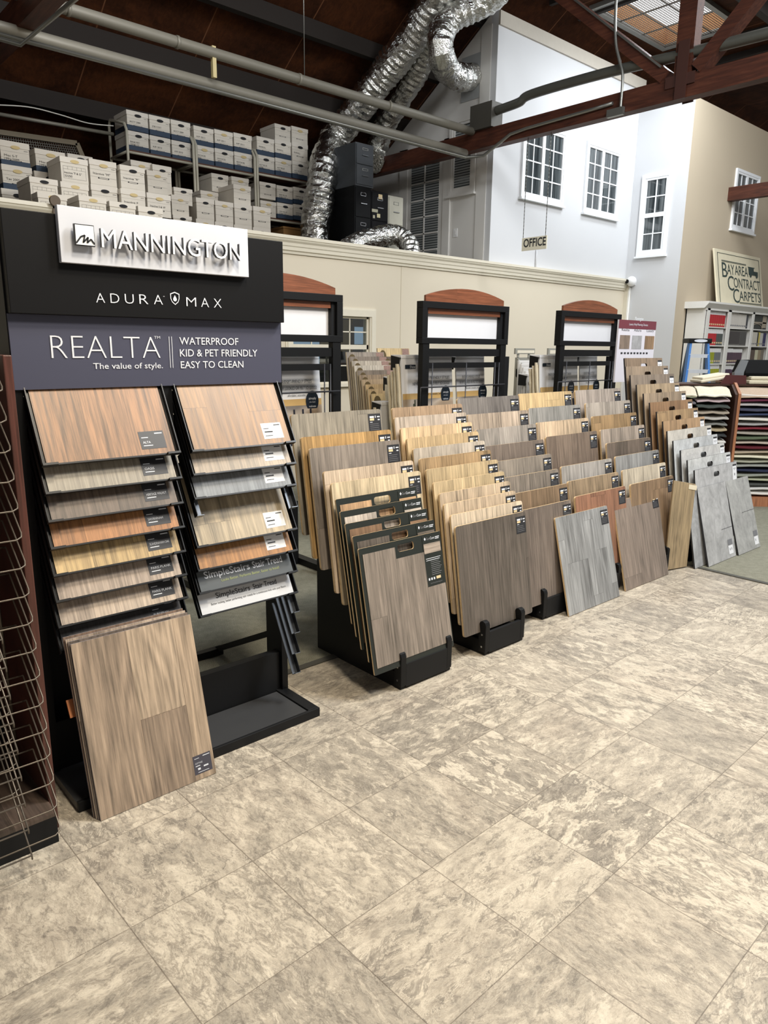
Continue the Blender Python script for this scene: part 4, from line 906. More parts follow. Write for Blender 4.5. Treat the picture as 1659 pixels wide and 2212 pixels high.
slabs('a', 'of the middle rack', x0-.02, x1-.02, yk+.07, zc-.07, 4); slabs('b', 'at the rightmost rack', r0-.02, r1-.02, yk+.07, zc-.07, 3)
slabs('c', 'low left of the middle rack', at_y(4.6, 853, 815).x-.02, at_y(4.6, 853, 815).x+.25, 4.69, at_y(4.6, 853, 832).z, 1); slabs('d', 'between first and second columns', at_y(4.4, 829, 869).x-.02, at_y(4.4, 829, 869).x+.12, 4.49, at_y(4.4, 829, 882).z, 1)
# ================================================================== OAK SAMPLES WITH OVAL STICKERS
def cd_(x, y): return (720+x/10.37, 740+y/10.37)
OAK1 = [((290,212),'8b8176','grey brown'), ((365,315),'776a5f','dark taupe'), ((415,412),'a69b8b','light grey'), ((465,515),'b5ab9b','whitish'), ((535,625),'7b6d60','smoked'), ((585,728),'8f7a60','khaki brown'), ((638,830),'a38b6b','tan'), ((720,940),'b09162','honey'), ((770,1045),'b89a6b','light honey'), ((855,1150),'c4a56e','yellow oak')]
OAK2 = [((985,125),'c9ae7c','pale yellow'), ((1100,315),'5f5145','dark brown'), ((1135,405),'95826d','fawn'), ((1215,505),'8a5f41','russet'), ((1258,605),'a48f74','sandy'), ((1315,705),'a08a66','olive tan')]
BRONZE = mat('bronze_seal', '57482a', .5, .2); PIC = mat('picture_sticker', '8a6f66', .5, var=.6, scale=60)
KO = 1.237-SLOPE*5.0
def oak(rows, word, wid):
    for k, (p, c, w_) in enumerate(rows):
        q = at_pl((0, -SLOPE, 1), KO, *cd_(*p)); h = .70; tl = math.radians(8)
        o = board('oak_sample_board', f'{w_} oak board with an oval seal, {ordn(k)} from the back, {word} far column', 'flooring sample', 'oak boards with oval seals', (q.x+wid/2, q.y-h*math.sin(tl), q.z-h*math.cos(tl)), wid, h, .014, tl, wood('oak_%s_%d' % (word, k), c, pw=.3, pl=2, contrast=.6), mat('oak_edge', 'bfb096', .7), 0)
        m = MB(); m.disc((-wid/2+.065, -.0005, h-.075), (0,-1,0), .042, 16, 0, 1.35, .0015); add_part(o, m, 'oval_seal', BRONZE)
        m = MB(); flat(m, wid/2-.10, wid/2-.01, h-.09, h-.005, -.0015, 0); add_part(o, m, 'picture_label', PIC)
oak(OAK1, 'left', .46); oak(OAK2, 'right', .42)
r = thing('sample_stand', 'stepped stand under the oak boards with oval seals behind the leftmost rack', 'display stand', (4.6, 5.0, 0))
m = MB(); m.prism([(4.25, 4.75, 0), (4.25, 5.45, 0), (4.25, 5.45, .75), (4.25, 4.85, .3)], (.03, 0, 0)); m.build('side_panel', BLACKM, r)
m = MB(); m.box(4.28, 5.4, 4.8, 5.45, 0, .35); m.build('base', BLACKM, r)
# ================================================================== GREY BROCHURE RACK
r = thing('brochure_rack', 'grey metal rack of white folders between the middle and rightmost racks', 'display rack', (6.1, 4.7, 0))
GREYM = mat('grey_sheet_metal', '9b9a92', .45, .2)
def ce(x, y): return (1090+x/12.76, 730+y/12.76)
YB = 4.95; a, b = at_y(YB, *ce(330, 540)), at_y(YB, *ce(930, 540)); zlow = .4
m = MB(); m.box(a.x, a.x+.02, YB-.40, YB, zlow, a.z-.12); m.prism([(a.x, YB, a.z), (a.x, YB, a.z-.2), (a.x, YB-.45, a.z-.50), (a.x, YB-.45, a.z-.38)], (.02, 0, 0)); m.build('side_panel', GREYM, r)
m = MB(); m.box(b.x-.02, b.x, YB-.40, YB, zlow, b.z-.15); m.build('side_panel', GREYM, r)
m = MB(); m.box(a.x, b.x, YB, YB+.02, zlow, a.z); m.build('back_panel', GREYM, r)
c, d = at_y(YB, *ce(265, 285)), at_y(YB, *ce(790, 445)); m = MB(); m.box(c.x, d.x, YB-.02, YB, d.z, c.z); m.box(c.x+.03, d.x-.015, YB-.024, YB-.02, d.z+.01, c.z-.02, 1); m.box(c.x+.05, c.x+.08, YB-.01, YB, a.z, d.z); m.box(d.x-.1, d.x-.07, YB-.01, YB, a.z, d.z); m.build('header_plate', [GREYM, TRIM], r)
m = MB(); m.box(a.x, b.x, YB-.45, YB, zlow-.02, zlow); m.build('shelf', GREYM, r)
for x in (a.x, b.x-.03): m = MB(); m.box(x, x+.03, YB-.4, YB, 0, zlow); m.build('leg', GREYM, r)
for k, (px_, py_) in enumerate([(455, 625), (515, 715), (575, 815), (630, 915)]):
    y = YB-.08-.075*k; q = at_y(y, *ce(px_, py_)); m = MB(); m.obox((q.x, y, zlow), (b.x-.05-q.x, 0, 0), (0, .03, 0), (0, .02, q.z-zlow)); o = m.build('brochure_folder', WHITEP, origin=(q.x, y, zlow), bevel=.006)
    tag(o, f'white folder in the grey brochure rack, {ordn(k)} from the back', 'folder', 'white folders in the grey rack')
m = MB(); c = at_y(YB, *ce(1170, 285)); m.box(c.x, c.x+.30, YB-.02, YB, c.z-.07, c.z); m.box(c.x+.03, c.x+.28, YB-.024, YB-.02, c.z-.06, c.z-.02, 1); m.box(c.x+.02, c.x+.05, YB-.01, YB+.01, 0, c.z-.07); m.box(c.x+.24, c.x+.27, YB-.01, YB+.01, 0, c.z-.07)
tag(m.build('sign_holder', [GREYM, TRIM], origin=(c.x, YB, 0)), 'second grey sign holder half hidden behind the rightmost rack', 'sign holder')
# ================================================================== POSTER BOARD
YP = 3.45; a, b, c = at_y(YP, 1338, 690), at_y(YP, 1418, 694), at_y(YP, 1414, 775)
r = thing('poster_board', 'white poster with a maroon heading and three floor pictures behind the boards with hand holes', 'sign', ((a.x+b.x)/2, YP, 0))
m = MB(); m.box(a.x, b.x, YP, YP+.015, c.z-.2, a.z); m.build('panel', mat('poster_lilac_white', 'd5d3dc', .5, var=.02), r)
hz = at_y(YP, 1380, 711).z; m = MB(); m.box(a.x, b.x, YP-.002, YP, hz, a.z); w = b.x-a.x
put_text(m, 'Mannington', (a.x+.40*w, YP-.003, hz+.075), (1,0,0), UP, .22*w, .03, 1); put_text(m, 'Luxury Vinyl Flooring Choices', (a.x+.26*w, YP-.003, hz+.03), (1,0,0), UP, .50*w, .018, 1); m.build('heading', [mat('poster_maroon', '6f3540', .5, var=.02), LTXT], r)
for k, (x0, col) in enumerate(((.05, 'b'), (.37, 's'), (.72, 'o'))):
    z1, z0 = at_y(YP, 1380, 725).z, at_y(YP, 1380, 754).z
    m = MB(); m.box(a.x+x0*w, a.x+(x0+.26)*w, YP-.002, YP, z0, z1); m.build('picture', [wood('poster_wood_a', '8a7666', pw=.05, pl=.4), stone('poster_stone', '9a9a9c', pw=.1), wood('poster_wood_b', '9a7a5a', pw=.05, pl=.4)][k], r)
    m = MB(); put_text(m, ['Realta', 'Adura', 'Luxury'][k], (a.x+(x0+.03)*w, YP-.001, z1+.035), (1,0,0), UP, .2*w, .022); m.box(a.x+(x0+.11)*w, a.x+(x0+.15)*w, YP-.001, YP, z1+.075, z1+.10); m.build('caption', DTXT, r)
m = MB(); z = at_y(YP, 1380, 763).z
for k in range(9): m.box(a.x+(.1+.085*k)*w, a.x+(.1+.085*k+.05)*w, YP-.001, YP, z-.008, z+.008)
m.build('caption', DTXT, r)
m = MB(); m.box((a.x+b.x)/2-.02, (a.x+b.x)/2+.02, YP+.015, YP+.04, .03, a.z-.1); m.build('stand_pole', BLACK, r); m = MB(); m.box((a.x+b.x)/2-.2, (a.x+b.x)/2+.2, YP-.1, YP+.2, 0, .03); m.build('stand_foot', BLACK, r)
# ================================================================== CARPET STACK RACK (turned towards the camera)
D0 = 7.723
def fr(u, d, z): return RH*u+FH*d+UP*z
def du(D, x, y): p = at_d(D, x, y); return p.dot(RH), p.z
COLS_R = ['c0a184', 'b9b1a6', '6e2440', 'a9a3a3', '40455e', '33436b', 'd6cfc0', '9a9a98', '8e2430', '9b9484', '5a6a4c', 'b6a490', '6e1e28', 'a99578', 'd9cfae', '9a9d86', '8f948c', '2a3150', '8b9182', 'aab08c', '4c4f4c', 'c4c4c0', 'd2cfc6']
NM_R = ['tan', 'light grey', 'burgundy', 'mauve grey', 'slate', 'navy blue', 'ivory', 'grey', 'bright red', 'stone', 'moss green', 'beige', 'dark red', 'camel', 'cream', 'sage', 'green grey', 'midnight blue', 'lichen', 'pale green', 'charcoal', 'silver', 'off white']
COLS_L = ['ddd2b4', 'a9b2a2', 'b49aa0', '47524c', 'a2927a', 'b0a99f', '7c7d78', 'b0996f', '3d3f42', 'd8d4c8', 'c49a78', '4a2626', '6b3028', '8e8270', '9a8a6a', '8a7a60']
NM_L = ['pale cream', 'grey green', 'dusty pink', 'forest green', 'brown beige', 'warm grey', 'mid grey', 'gold', 'charcoal', 'white', 'peach', 'maroon', 'rust', 'mushroom', 'olive', 'brown']
rk = thing('carpet_stack_rack', 'cherry wood rack holding stacks of carpet samples in front of the white bookcase', 'display rack', fr(3.9, D0+.2, 0))
ORW = wood('orange_cherry', 'b06f48', pw=3, pl=6, contrast=.4, seam=0); DKB = mat('dark_brown_divider', '3b2218', .5)
uD = du(D0, 1590, 850)[0]
def upz(u0, u1, d0, d1, z0, z1, m, mi=0): m.obox(fr(u0, d0, z0), RH*(u1-u0), FH*(d1-d0), UP*(z1-z0), mi)
m = MB(); upz(3.0, 5.4, D0-.03, D0+.55, 0, .10, m); m.build('plinth', ORW, rk)
for u in (uD-.012, uD+1.15, uD-.42):
    if u < uD-.2:
        m = MB(); upz(u, u+.012, D0+.10, D0+.55, .10, 1.22, m); m.build('divider', DKB, rk); continue
    m = MB(); m.prism([fr(u, D0-.02, .10), fr(u, D0+.55, .10), fr(u, D0+.55, 1.30), fr(u, D0+.10, 1.30), fr(u, D0-.02, 1.20)], RH*.028); m.build('divider', DKB, rk)
    m = MB(); m.prism([fr(u+.028, D0-.03, .10), fr(u+.028, D0+.55, .10), fr(u+.028, D0+.55, 1.32), fr(u+.028, D0+.10, 1.32), fr(u+.028, D0-.03, 1.21)], RH*.028); m.build('divider_facing', ORW, rk)
m = MB(); upz(3.0, 5.4, D0+.53, D0+.55, .1, 1.25, m); m.build('back_panel', DKB, rk)
def carpets(u0, u1, cols, nms, ztop, zbot, where, d0=D0, group='carpet samples on the cherry wood rack'):
    n = len(cols); dz = (ztop-zbot)/n; rr = random.Random(int(u0*50))
    for k in range(n):
        z = ztop-dz*k; j = rr.uniform(-.012, .012); tk = .013
        drop = .092 if k == 0 else .026
        pr = [(d0+.50, z+.006), (d0+.16, z), (d0+.07+j, z-drop*.35), (d0+.012+j, z-drop), (d0+j, z-drop-.004)]
        lo = [(a_+.004, b_-tk) for a_, b_ in pr[::-1]]
        m = MB(); N = 6; prof = pr+lo; L = len(prof); ring = []
        for i in range(N+1):
            u = u0+(u1-u0)*i/N; s = .006*math.sin(i*1.7+k*2.3); ring.append([fr(u, a_, b_+s) for a_, b_ in prof])
        for i in range(N):
            for q in range(L):
                q2 = (q+1) % L; m.add([ring[i][q], ring[i+1][q], ring[i+1][q2], ring[i][q2]], [(3,2,1,0)], 0 if q < len(pr)-2 else 1)
        m.add(ring[0], [tuple(range(L))], 1); m.add(ring[N], [tuple(range(L-1, -1, -1))], 1)
        c = desat(cols[k], .62); mm = mat('carpet_'+c, c, .95, var=.25, scale=120, spec=.1)
        o = m.build('carpet_sample', [mm, mat('carpet_binding_'+c, shade(c, 1.15), .95, var=.2, scale=200, spec=.1)], origin=fr(u0, d0+.2, z))
        tag(o, f'{nms[k]} carpet sample, {ordn(k)} from the top {where}', 'carpet sample', group)
carpets(uD+.06, uD+1.14, COLS_R, NM_R, 1.275, .12, 'of the right-hand stack')
uL0, uL1 = du(D0, 1509, 852)[0], du(D0, 1584, 853)[0]-.02
carpets(uL0, uL1, COLS_L, NM_L, 1.285, .30, 'of the middle stack beside the cherry divider')
carpets(du(D0, 1440, 852)[0], uL0-.012, ['d6c7a8', '8f9672', '6b6672', '54505c', '8a8474', '777a70', '5e5a52'], ['buttery cream', 'olive green', 'plum grey', 'aubergine', 'khaki', 'pewter', 'dark taupe'], 1.285, .75, 'in the half hidden left stack')
# things on top of the rack
def ontop(name, label, cat, build, mats, base, bevel=.004):
    m = MB(); build(m); o = m.build(name, mats, origin=base, bevel=bevel); return tag(o, label, cat)
ZC = 1.335
q0 = du(8.3, 1512, 833); q1 = du(8.3, 1577, 812)
def roll(u0, u1, d, z0, t):
    def f(m):
        for k in range(3): upz(u0+.02*k, u1-.015*k, d+.01*k, d+.30, z0+t*k, z0+t*(k+1)-.002, m)
    return f
m = MB(); upz(3.0, 5.4, D0+.12, D0+.55, 1.285, 1.30, m); m.build('top_board', DKB, rk)
m = MB(); u0, u1 = du(D0+.2, 1512, 832)[0], du(D0+.2, 1572, 818)[0]; m.obox(fr(u0, D0+.18, 1.305), RH*(u1-u0)+UP*.05, FH*.3, UP*.032); m.obox(fr(u0+.02, D0+.2, 1.275+.062), RH*(u1-u0)+UP*.05, FH*.28, UP*.028)
tag(m.build('folded_carpet', mat('cream_carpet', 'd9d0ba', .95, var=.1, scale=140), origin=fr(u0, D0+.2, 1.305), bevel=.012), 'folded cream carpet piece lying on the rack left of the maroon board', 'carpet sample')
m = MB(); u0, u1 = du(D0+.15, 1618, 830)[0], du(D0+.15, 1700, 815)[0]; upz(u0, u1, D0+.15, D0+.5, 1.303, 1.345, m); upz(u0+.02, u1, D0+.16, D0+.5, 1.347, 1.385, m)
tag(m.build('folded_carpet', mat('oatmeal_carpet', 'cfc6ae', .95, var=.15, scale=140), origin=fr(u0, D0+.2, 1.303), bevel=.012), 'oatmeal carpet pieces piled on the rack under the black case', 'carpet sample')
MAR = mat('maroon_board', '4a1f1f', .5)
m = MB(); d = D0+.13; L = [(1556, 831), (1569, 810), (1612, 811), (1612, 831)]; m.prism([fr(du(d, *p)[0], d, max(1.303, du(d, *p)[1])) for p in L], FH*.012)
tag(m.build('maroon_board', MAR, origin=fr(du(d, 1590, 831)[0], d, 1.303)), 'maroon board with a slanted end standing on the carpet rack', 'display board')
m = MB(); d = D0+.50; L = [(1552, 828), (1562, 806), (1585, 806), (1590, 820)]; m.prism([fr(du(d, *p)[0], d, max(1.303, du(d, *p)[1])) for p in L], FH*.012)
tag(m.build('maroon_board', MAR, origin=fr(du(d, 1590, 831)[0], d, 1.303)), 'second maroon board behind the slanted one, mostly hidden', 'display board')
d = D0+.22; m = MB(); a = [fr(du(d, *p)[0], d, du(d, *p)[1]) for p in ((1588, 805), (1603, 777), (1617, 779), (1605, 810))]; m.prism(a, FH*.03); m.obox(fr(du(d, 1585, 806)[0], d-.02, 1.387), RH*.10, FH*.06, UP*(a[0].z-1.387+.004))
tag(m.build('grey_sample_wing', mat('slate_grey_card', '75797d', .5), origin=a[0]), 'grey card flap standing open left of the black case', 'display board')
m = MB(); u0 = du(d, 1611, 800)[0]; za, zb_ = du(d, 1640, 778)[1], 1.387
m.prism([fr(u0, d, zb_), fr(u0, d, zb_+.03), fr(u0+.03, d+.12, za), fr(u0+.03, d+.30, za), fr(u0, d+.34, zb_)], RH*.75)
tag(m.build('black_case', mat('black_vinyl_case', '060607', .7, spec=.1), origin=fr(u0, d, zb_), bevel=.006), 'black sloping case lying on the carpet pile at the right edge', 'case')
# ================================================================== BOOKCASE, LADDER, SIGNS
XBK = at_y(YT, 1482, 668).x; YBK = at_x(XBK, 1524.5, 665).y; XBE = 15.3; ZBK = 2.34
bk = thing('bookcase', 'white built-in bookcase with a crown moulding against the tan wall', 'bookcase', ((XBK+XBE)/2, (YBK+YT)/2, 0))
PW = mat('bookcase_white_paint', 'e0ded8', .45, var=.03)
for x_ in (XBK, XBE-.03): m = MB(); m.box(x_, x_+.03, YBK, YT-.001, 0, ZBK); m.build('side_panel', PW, bk)
m = MB(); m.box(XBK, XBE, YT-.02, YT-.001, 0, ZBK); m.build('back_panel', PW, bk)
m = MB(); m.prism([(XBK-.07, YBK-.08, ZBK+.11), (XBK-.07, YT-.001, ZBK+.11), (XBK-.07, YT-.001, ZBK-.0), (XBK-.07, YBK-.01, ZBK-.0), (XBK-.07, YBK-.08, ZBK+.08)], (XBE-XBK+.1, 0, 0)); m.build('crown', PW, bk)
ST = [(12.486, 12.585), (13.30, 13.42), (14.335, 14.42), (15.2, 15.3)]
m = MB()
for a, b in ST: m.box(a, b, YBK-.02, YBK, 0, ZBK)
m.box(XBK, XBE, YBK-.02, YBK, ZBK-.03, ZBK); m.build('face_frame', PW, bk)
for a, b in ST[1:3]: m = MB(); m.box((a+b)/2-.012, (a+b)/2+.012, YBK, YT-.02, 0, ZBK); m.build('divider', PW, bk)
SZ = [2.045, 1.735, 1.42, 1.16, .86, .5, .12]
for bay in range(3):
    a, b = ST[bay][1]-.04, ST[bay+1][0]+.04
    for z in SZ: m = MB(); m.box(a, b, YBK+.005, YT-.02, z-.02, z); m.build('shelf', PW, bk)
BAYN = ['left', 'middle', 'right']; SHN = ['top', 'second', 'third', 'fourth']
def books(bay, sh, specs):
    """specs: (count, colour, colour name, white band fraction, height)"""
    x = ST[bay][1]+.012; tot = sum(s[0]*s[5] for s in specs); z = SZ[sh]; 
    for (n, c, nm, band, h, t) in specs:
        for k in range(n):
            if x+t > ST[bay+1][0]: return
            m = MB(); hh = h*(1-.03*((k*3+sh) % 3)/2); m.box(x, x+t-.004, YBK+.03, YBK+.24, z, z+hh*(1-band), 0)
            if band: m.box(x, x+t-.004, YBK+.03, YBK+.24, z+hh*(1-band), z+hh, 1)
            m.box(x+.012, x+t-.016, YBK+.0285, YBK+.03, z+.03, z+.055, 2)
            o = m.build('binder', [mat('binder_'+c, c, .5), WHITEP, CREAMP if band else mat('print_grey', '77787c', .5, var=0)], origin=(x, YBK+.1, z))
            tag(o, f'{nm} binder, {ordn(k)} of its colour from left, {SHN[sh]} shelf, {BAYN[bay]} bookcase bay', 'book', f'{nm} binders on {SHN[sh]} shelf of {BAYN[bay]} bay')
            x += t
books(0, 0, [(9, 'b4222a', 'red', .22, .26, .078)])
books(0, 1, [(5, 'b8242c', 'red', .28, .28, .085), (3, '4c5350', 'dark grey', .28, .28, .085)])
books(0, 2, [(5, '9aa01e', 'lime green', .26, .27, .085), (3, '6e7274', 'grey', .26, .27, .085)])
books(0, 3, [(8, 'a6aa22', 'yellow green', .30, .24, .085)])
books(1, 0, [(5, 'cfcac2', 'white', 0, .26, .085), (4, 'd4cfc6', 'cream white', 0, .25, .082), (1, '3a3d42', 'black', 0, .25, .08)])
books(1, 2, [(4, '4e3a48', 'plum', .26, .27, .085), (5, '523c4a', 'dark plum', .24, .26, .08)])
books(1, 3, [(4, '48324a', 'purple', .30, .22, .085), (4, '4c364c', 'dark purple', .30, .21, .08)])
books(2, 1, [(4, 'c9c4b8', 'white spined', 0, .26, .085), (1, '2a2a2e', 'black', 0, .25, .06), (1, 'cdbb5c', 'yellow', 0, .26, .07), (2, 'c0c0b8', 'grey white', 0, .25, .07), (2, '33305a', 'indigo', 0, .25, .07)])
books(2, 2, [(4, '5a4a40', 'brown', 0, .25, .08), (2, 'c9c4a8', 'cream', 0, .25, .07), (2, '9a8a70', 'tan', 0, .25, .07), (2, '7c7468', 'taupe', 0, .25, .07)])
r = thing('microwave', 'dark boxy monitor on the second shelf of the middle bookcase bay', 'appliance', (13.85, YBK+.15, SZ[1]))
m = MB(); m.box(13.47, 14.28, YBK+.03, YBK+.27, SZ[1], SZ[1]+.27); m.build('case', mat('case_grey', '6f6d68', .5), r, bevel=.006)
m = MB(); m.box(13.53, 13.98, YBK+.026, YBK+.03, SZ[1]+.03, SZ[1]+.25); m.build('screen', mat('dark_screen', '231c1c', .2), r)
m = MB(); m.box(14.0, 14.26, YBK+.027, YBK+.03, SZ[1]+.02, SZ[1]+.25); m.build('control_panel', mat('panel_grey', '4c4b48', .5), r)
r = thing('framed_picture', 'dark picture box on the top shelf of the right bookcase bay', 'picture', (14.75, YBK+.15, SZ[0]))
m = MB(); m.box(14.45, 15.15, YBK+.04, YBK+.12, SZ[0], SZ[0]+.26); m.build('panel', mat('dark_green_panel', '2f332f', .5), r)
m = MB(); m.box(14.45, 15.15, YBK+.034, YBK+.04, SZ[0]+.11, SZ[0]+.135); m.tube([(14.5+.25*math.cos(a/10*math.pi)+.2, YBK+.034, SZ[0]+.1*math.sin(a/10*math.pi)) for a in range(11)], .006, 6); m.box(14.95, 15.12, YBK+.034, YBK+.04, SZ[0]+.03, SZ[0]+.25); m.build('printed_arch', mat('arch_print', 'a89c88', .5), r)
# sign of the shop leaning on the bookcase
YG = YT-.04
a, b, c, d = at_y(YG-.06, 1545, 535), at_y(YG-.06, 1646, 556), at_y(YG, 1549, 657), at_y(YG, 1641, 662)
x0, x1, z0, z1 = a.x+.02, b.x, ZBK+.11, a.z
r = thing('shop_sign', 'cream painted shop sign with green lettering leaning on top of the bookcase', 'sign', ((x0+x1)/2, YG-.05, z0))
m = MB(); yA, yB = YG-.20, YG-.03; m.prism([(x0, yA, z0), (x1, yA, z0), (x1, yB, z1), (x0, yB, z1)], (0, .03, 0)); m.build('panel', mat('aged_cream_paint', 'd8cfb4', .6, var=.08, scale=9), r, bevel=.006)
GRN = mat('dark_green_lettering', '2f3f3c', .6, var=0); w, h = x1-x0, z1-z0; uz = Vector((0, yB-yA, h)).normalized(); hl = math.hypot(yB-yA, h); O = Vector((x0, yA-.004, z0))
def sg(s, fx, fz, fw, ch, m): put_text(m, s, O+Vector((w*fx, 0, 0))+uz*(hl*fz), (1,0,0), uz, w*fw, ch*hl)
m = MB(); sg('B', .13, .50, .105, .27, m); sg('AY', .235, .565, .15, .19, m); sg('AREA', .395, .575, .29, .18, m)
sg('C', .23, .27, .13, .27, m); sg('ONTRACT', .36, .335, .58, .185, m); sg('C', .33, .05, .13, .26, m); sg('ARPETS', .46, .10, .48, .18, m)
for k, (fx, fw, fz) in enumerate(((.13, .52, .80), (.13, .52, .785), (.46, .48, .055), (.46, .48, .04))): P = O+Vector((w*fx, 0, 0))+uz*(hl*fz); m.obox(P, (w*fw, 0, 0), (0, -.001, 0), uz*(hl*(.012 if k in (0, 2) else .006)))
m.build('lettering', GRN, r)
m = MB(); 
def qd(fx0, fx1, fz0, fz1): P = O+Vector((w*fx0, -.001, 0))+uz*(hl*fz0); m.obox(P, (w*(fx1-fx0), 0, 0), (0, -.001, 0), uz*(hl*(fz1-fz0)))
qd(.70, .90, .62, .67); qd(.70, .82, .66, .76); qd(.69, .84, .76, .775); qd(.81, .91, .64, .70)
for f in (.74, .88): m.disc(O+Vector((w*f, -.003, 0))+uz*(hl*.615), (0,-1,0), .035*w/1.6, 14, 0, 1, .003)
m.build('truck_emblem', GRN, r)
m = MB(); 
for (a0, a1, b0, b1) in ((.05, .95, .93, .938), (.05, .057, .0, .93), (.943, .95, .0, .93)): qd(a0, a1, b0, b1)
m.build('border_line', GRN, r)
# ladder
LD = 9.6; BLU = mat('blue_fibreglass', '2f6fb4', .45); ALU = mat('ladder_aluminium', 'cfd3d8', .35, .2)
tl, tr_, bl, br = du(LD, 1490, 738), du(LD, 1527, 738), du(LD, 1469, 826), du(LD, 1519, 829)
def lad(side, z):
    t_, b_ = (tl, bl) if side == 0 else (tr_, br); s = (t_[0]-b_[0])/(t_[1]-b_[1]); return b_[0]+s*(z-b_[1])
zt = du(LD, 1500, 731)[1]
ld = thing('step_ladder', 'blue step ladder with aluminium steps standing beside the white bookcase', 'ladder', fr((lad(0, 0)+lad(1, 0))/2, LD, 0))
def dd(z): return LD-.45*(1-z/zt)
for s in (0, 1):
    m = MB(); p, q = fr(lad(s, 0), dd(0), 0), fr(lad(s, zt-.05), dd(zt-.05), zt-.05); m.beam(p, q, .028, .075, FH); m.build('front_rail', BLU, ld)
    m = MB(); p, q = fr(lad(s, 0)+.07, LD+.12, 0), fr(lad(s, zt-.05)+.03, LD+.08, zt-.05); m.beam(p, q, .022, .05, FH); m.build('rear_rail', mat('ladder_dark_rail', '1f3a52', .5), ld)
for py in (829, 798, 765):
    z = du(LD-.1, 1500, py)[1]; m = MB(); upz(lad(0, z), lad(1, z), dd(z)-.04, dd(z)+.05, z-.045, z, m); m.build('step', ALU, ld)
for z in (.3, .62): m = MB(); upz(lad(0, z), lad(1, z), dd(z)-.04, dd(z)+.05, z-.045, z, m); m.build('step', ALU, ld)
m = MB(); upz(lad(0, zt)-.04, lad(1, zt)+.04, LD-.07, LD+.16, zt-.06, zt, m); tc = m.build('top_cap', BLACK, ld, bevel=.01)
m = MB(); p = fr((lad(0, zt)+lad(1, zt))/2, LD-.071, zt-.03); m.disc(p, -FH, .085, 18, 0, .22, .002); m.build('badge', LTXT, tc)
# office sign hanging from the truss
a, b = at_x(XB, 1128.5, 515), at_x(XB, 1180.5, 537)
r = thing('office_sign', 'small cream OFFICE sign hanging on two chains from the truss', 'sign', (XB, (a.y+b.y)/2, b.z))
m = MB(); m.box(XB-.006, XB+.006, b.y, a.y, b.z, a.z); m.build('panel', mat('cream_sign_face', 'e4dfcc', .5, var=.03), r)
P, Q, T = at_x(XB-.0075, 1130.5, 534.5), at_x(XB-.0075, 1178.5, 531.5), at_x(XB-.0075, 1130.5, 517.5)
m = MB(); put_text(m, 'OFFICE', (XB-.0075, P.y, P.z), (0,-1,0), UP, P.y-Q.y, T.z-P.z, off=.02); m.build('lettering', DTXT, r)
for (px, py, ty) in ((1130, 514, 300), (1178, 512, 292)):
    p = at_x(XB, px, py); m = MB(); tp = Vector((XB, p.y+.0, 4.21)); 
    n = int((tp.z-p.z)/.022)
    for k in range(n):
        z = p.z+(tp.z-p.z)*k/n; s = .005; 
        m.box(XB-(s if k % 2 else .0015), XB+(s if k % 2 else .0015), p.y-(.0015 if k % 2 else s), p.y+(.0015 if k % 2 else s), z, z+.024)
    m.build('chain', STEEL, r)
m = MB(); p = at_y(YO-.012, 1159, 540); q = at_y(YO-.012, 1157, 576); m.tube([(p.x, YO-.012, p.z), (q.x, YO-.012, 2.84)], .012, 8); tag(m.build('conduit_pipe', WALLW, origin=(p.x, YO, 2.84)), 'thin white vertical conduit on the white wall below the office sign', 'pipe')
# camera
p = at_x(X1-.05, 1366, 608)
r = thing('security_camera', 'small white dome camera on the corner beside the cornice', 'camera', (X1-.02, p.y, p.z))
import bmesh
bm = bmesh.new(); bmesh.ops.create_uvsphere(bm, u_segments=20, v_segments=12, radius=.085); me = bpy.data.meshes.new('housing'); bm.to_mesh(me); bm.free(); me.materials.append(WHITE)
for f in me.polygons: f.use_smooth = True
o = bpy.data.objects.new('housing', me); COL.objects.link(o); o.parent = r; o.location = (-.06, 0, 0)
m = MB(); m.disc((p.x-.055-.06, p.y+.035, p.z-.005), (-1, .12, -.1), .035, 16, 0, 1, .012); m.build('lens', BLACK, r)
m = MB(); m.box(X1-.045, X1, p.y-.04, p.y+.0, p.z-.06, p.z+.02); m.tube([(X1-.03, p.y+.06, p.z-.06), (X1-.03, p.y+.06, .4)], .022, 8); m.build('mount', WHITE, r)
# wall switch upstairs
p = at_x(XS, 984, 503); m = MB(); m.box(XS-.008, XS, p.y-.04, p.y+.04, p.z-.06, p.z+.06); r = m.build('wall_switch', WHITE, origin=(XS, p.y, p.z)); tag(r, 'white switch plate on the dim upstairs wall beside the glazed door', 'switch')
m = MB(); m.box(XS-.012, XS-.008, p.y-.015, p.y+.015, p.z-.03, p.z+.03); q = m.build('rocker', WHITEP, r)
# office interior behind the beige window
YI = 8.86
m = MB(); a, b = at_y(YI, 738, 690), at_y(YI, 762, 745); m.box(a.x-.5, b.x, YI, YI+.02, b.z-.1, a.z); tag(m.build('yellow_poster', mat('yellow_poster_paper', 'd9b54a', .6), origin=(a.x, YI, b.z)), 'yellow poster on the office wall seen through the beige window', 'poster')
a, b = at_y(YI-.1, 766, 706), at_y(YI-.1, 790, 744)
SCR = NT('screen_light'); e = SCR.n('ShaderNodeEmission'); e.inputs[0].default_value = lin('a9c4de'); e.inputs[1].default_value = .75; SCR.t.links.new(e.outputs[0], SCR.t.nodes['Material Output'].inputs[0])
r = thing('wall_screen', 'lit blue white screen on the office wall seen through the beige window', 'screen', ((a.x+b.x)/2, YI, b.z))
m = MB(); m.box(a.x, b.x, YI-.1, YI-.095, b.z, a.z); m.build('display', SCR.mat, r); m = MB(); m.box(a.x-.02, b.x+.02, YI-.095, YI+.03, b.z-.02, a.z+.02); m.build('housing', BLACK, r)
a, b = at_y(YI-.1, 630, 738), at_y(YI-.1, 690, 748)
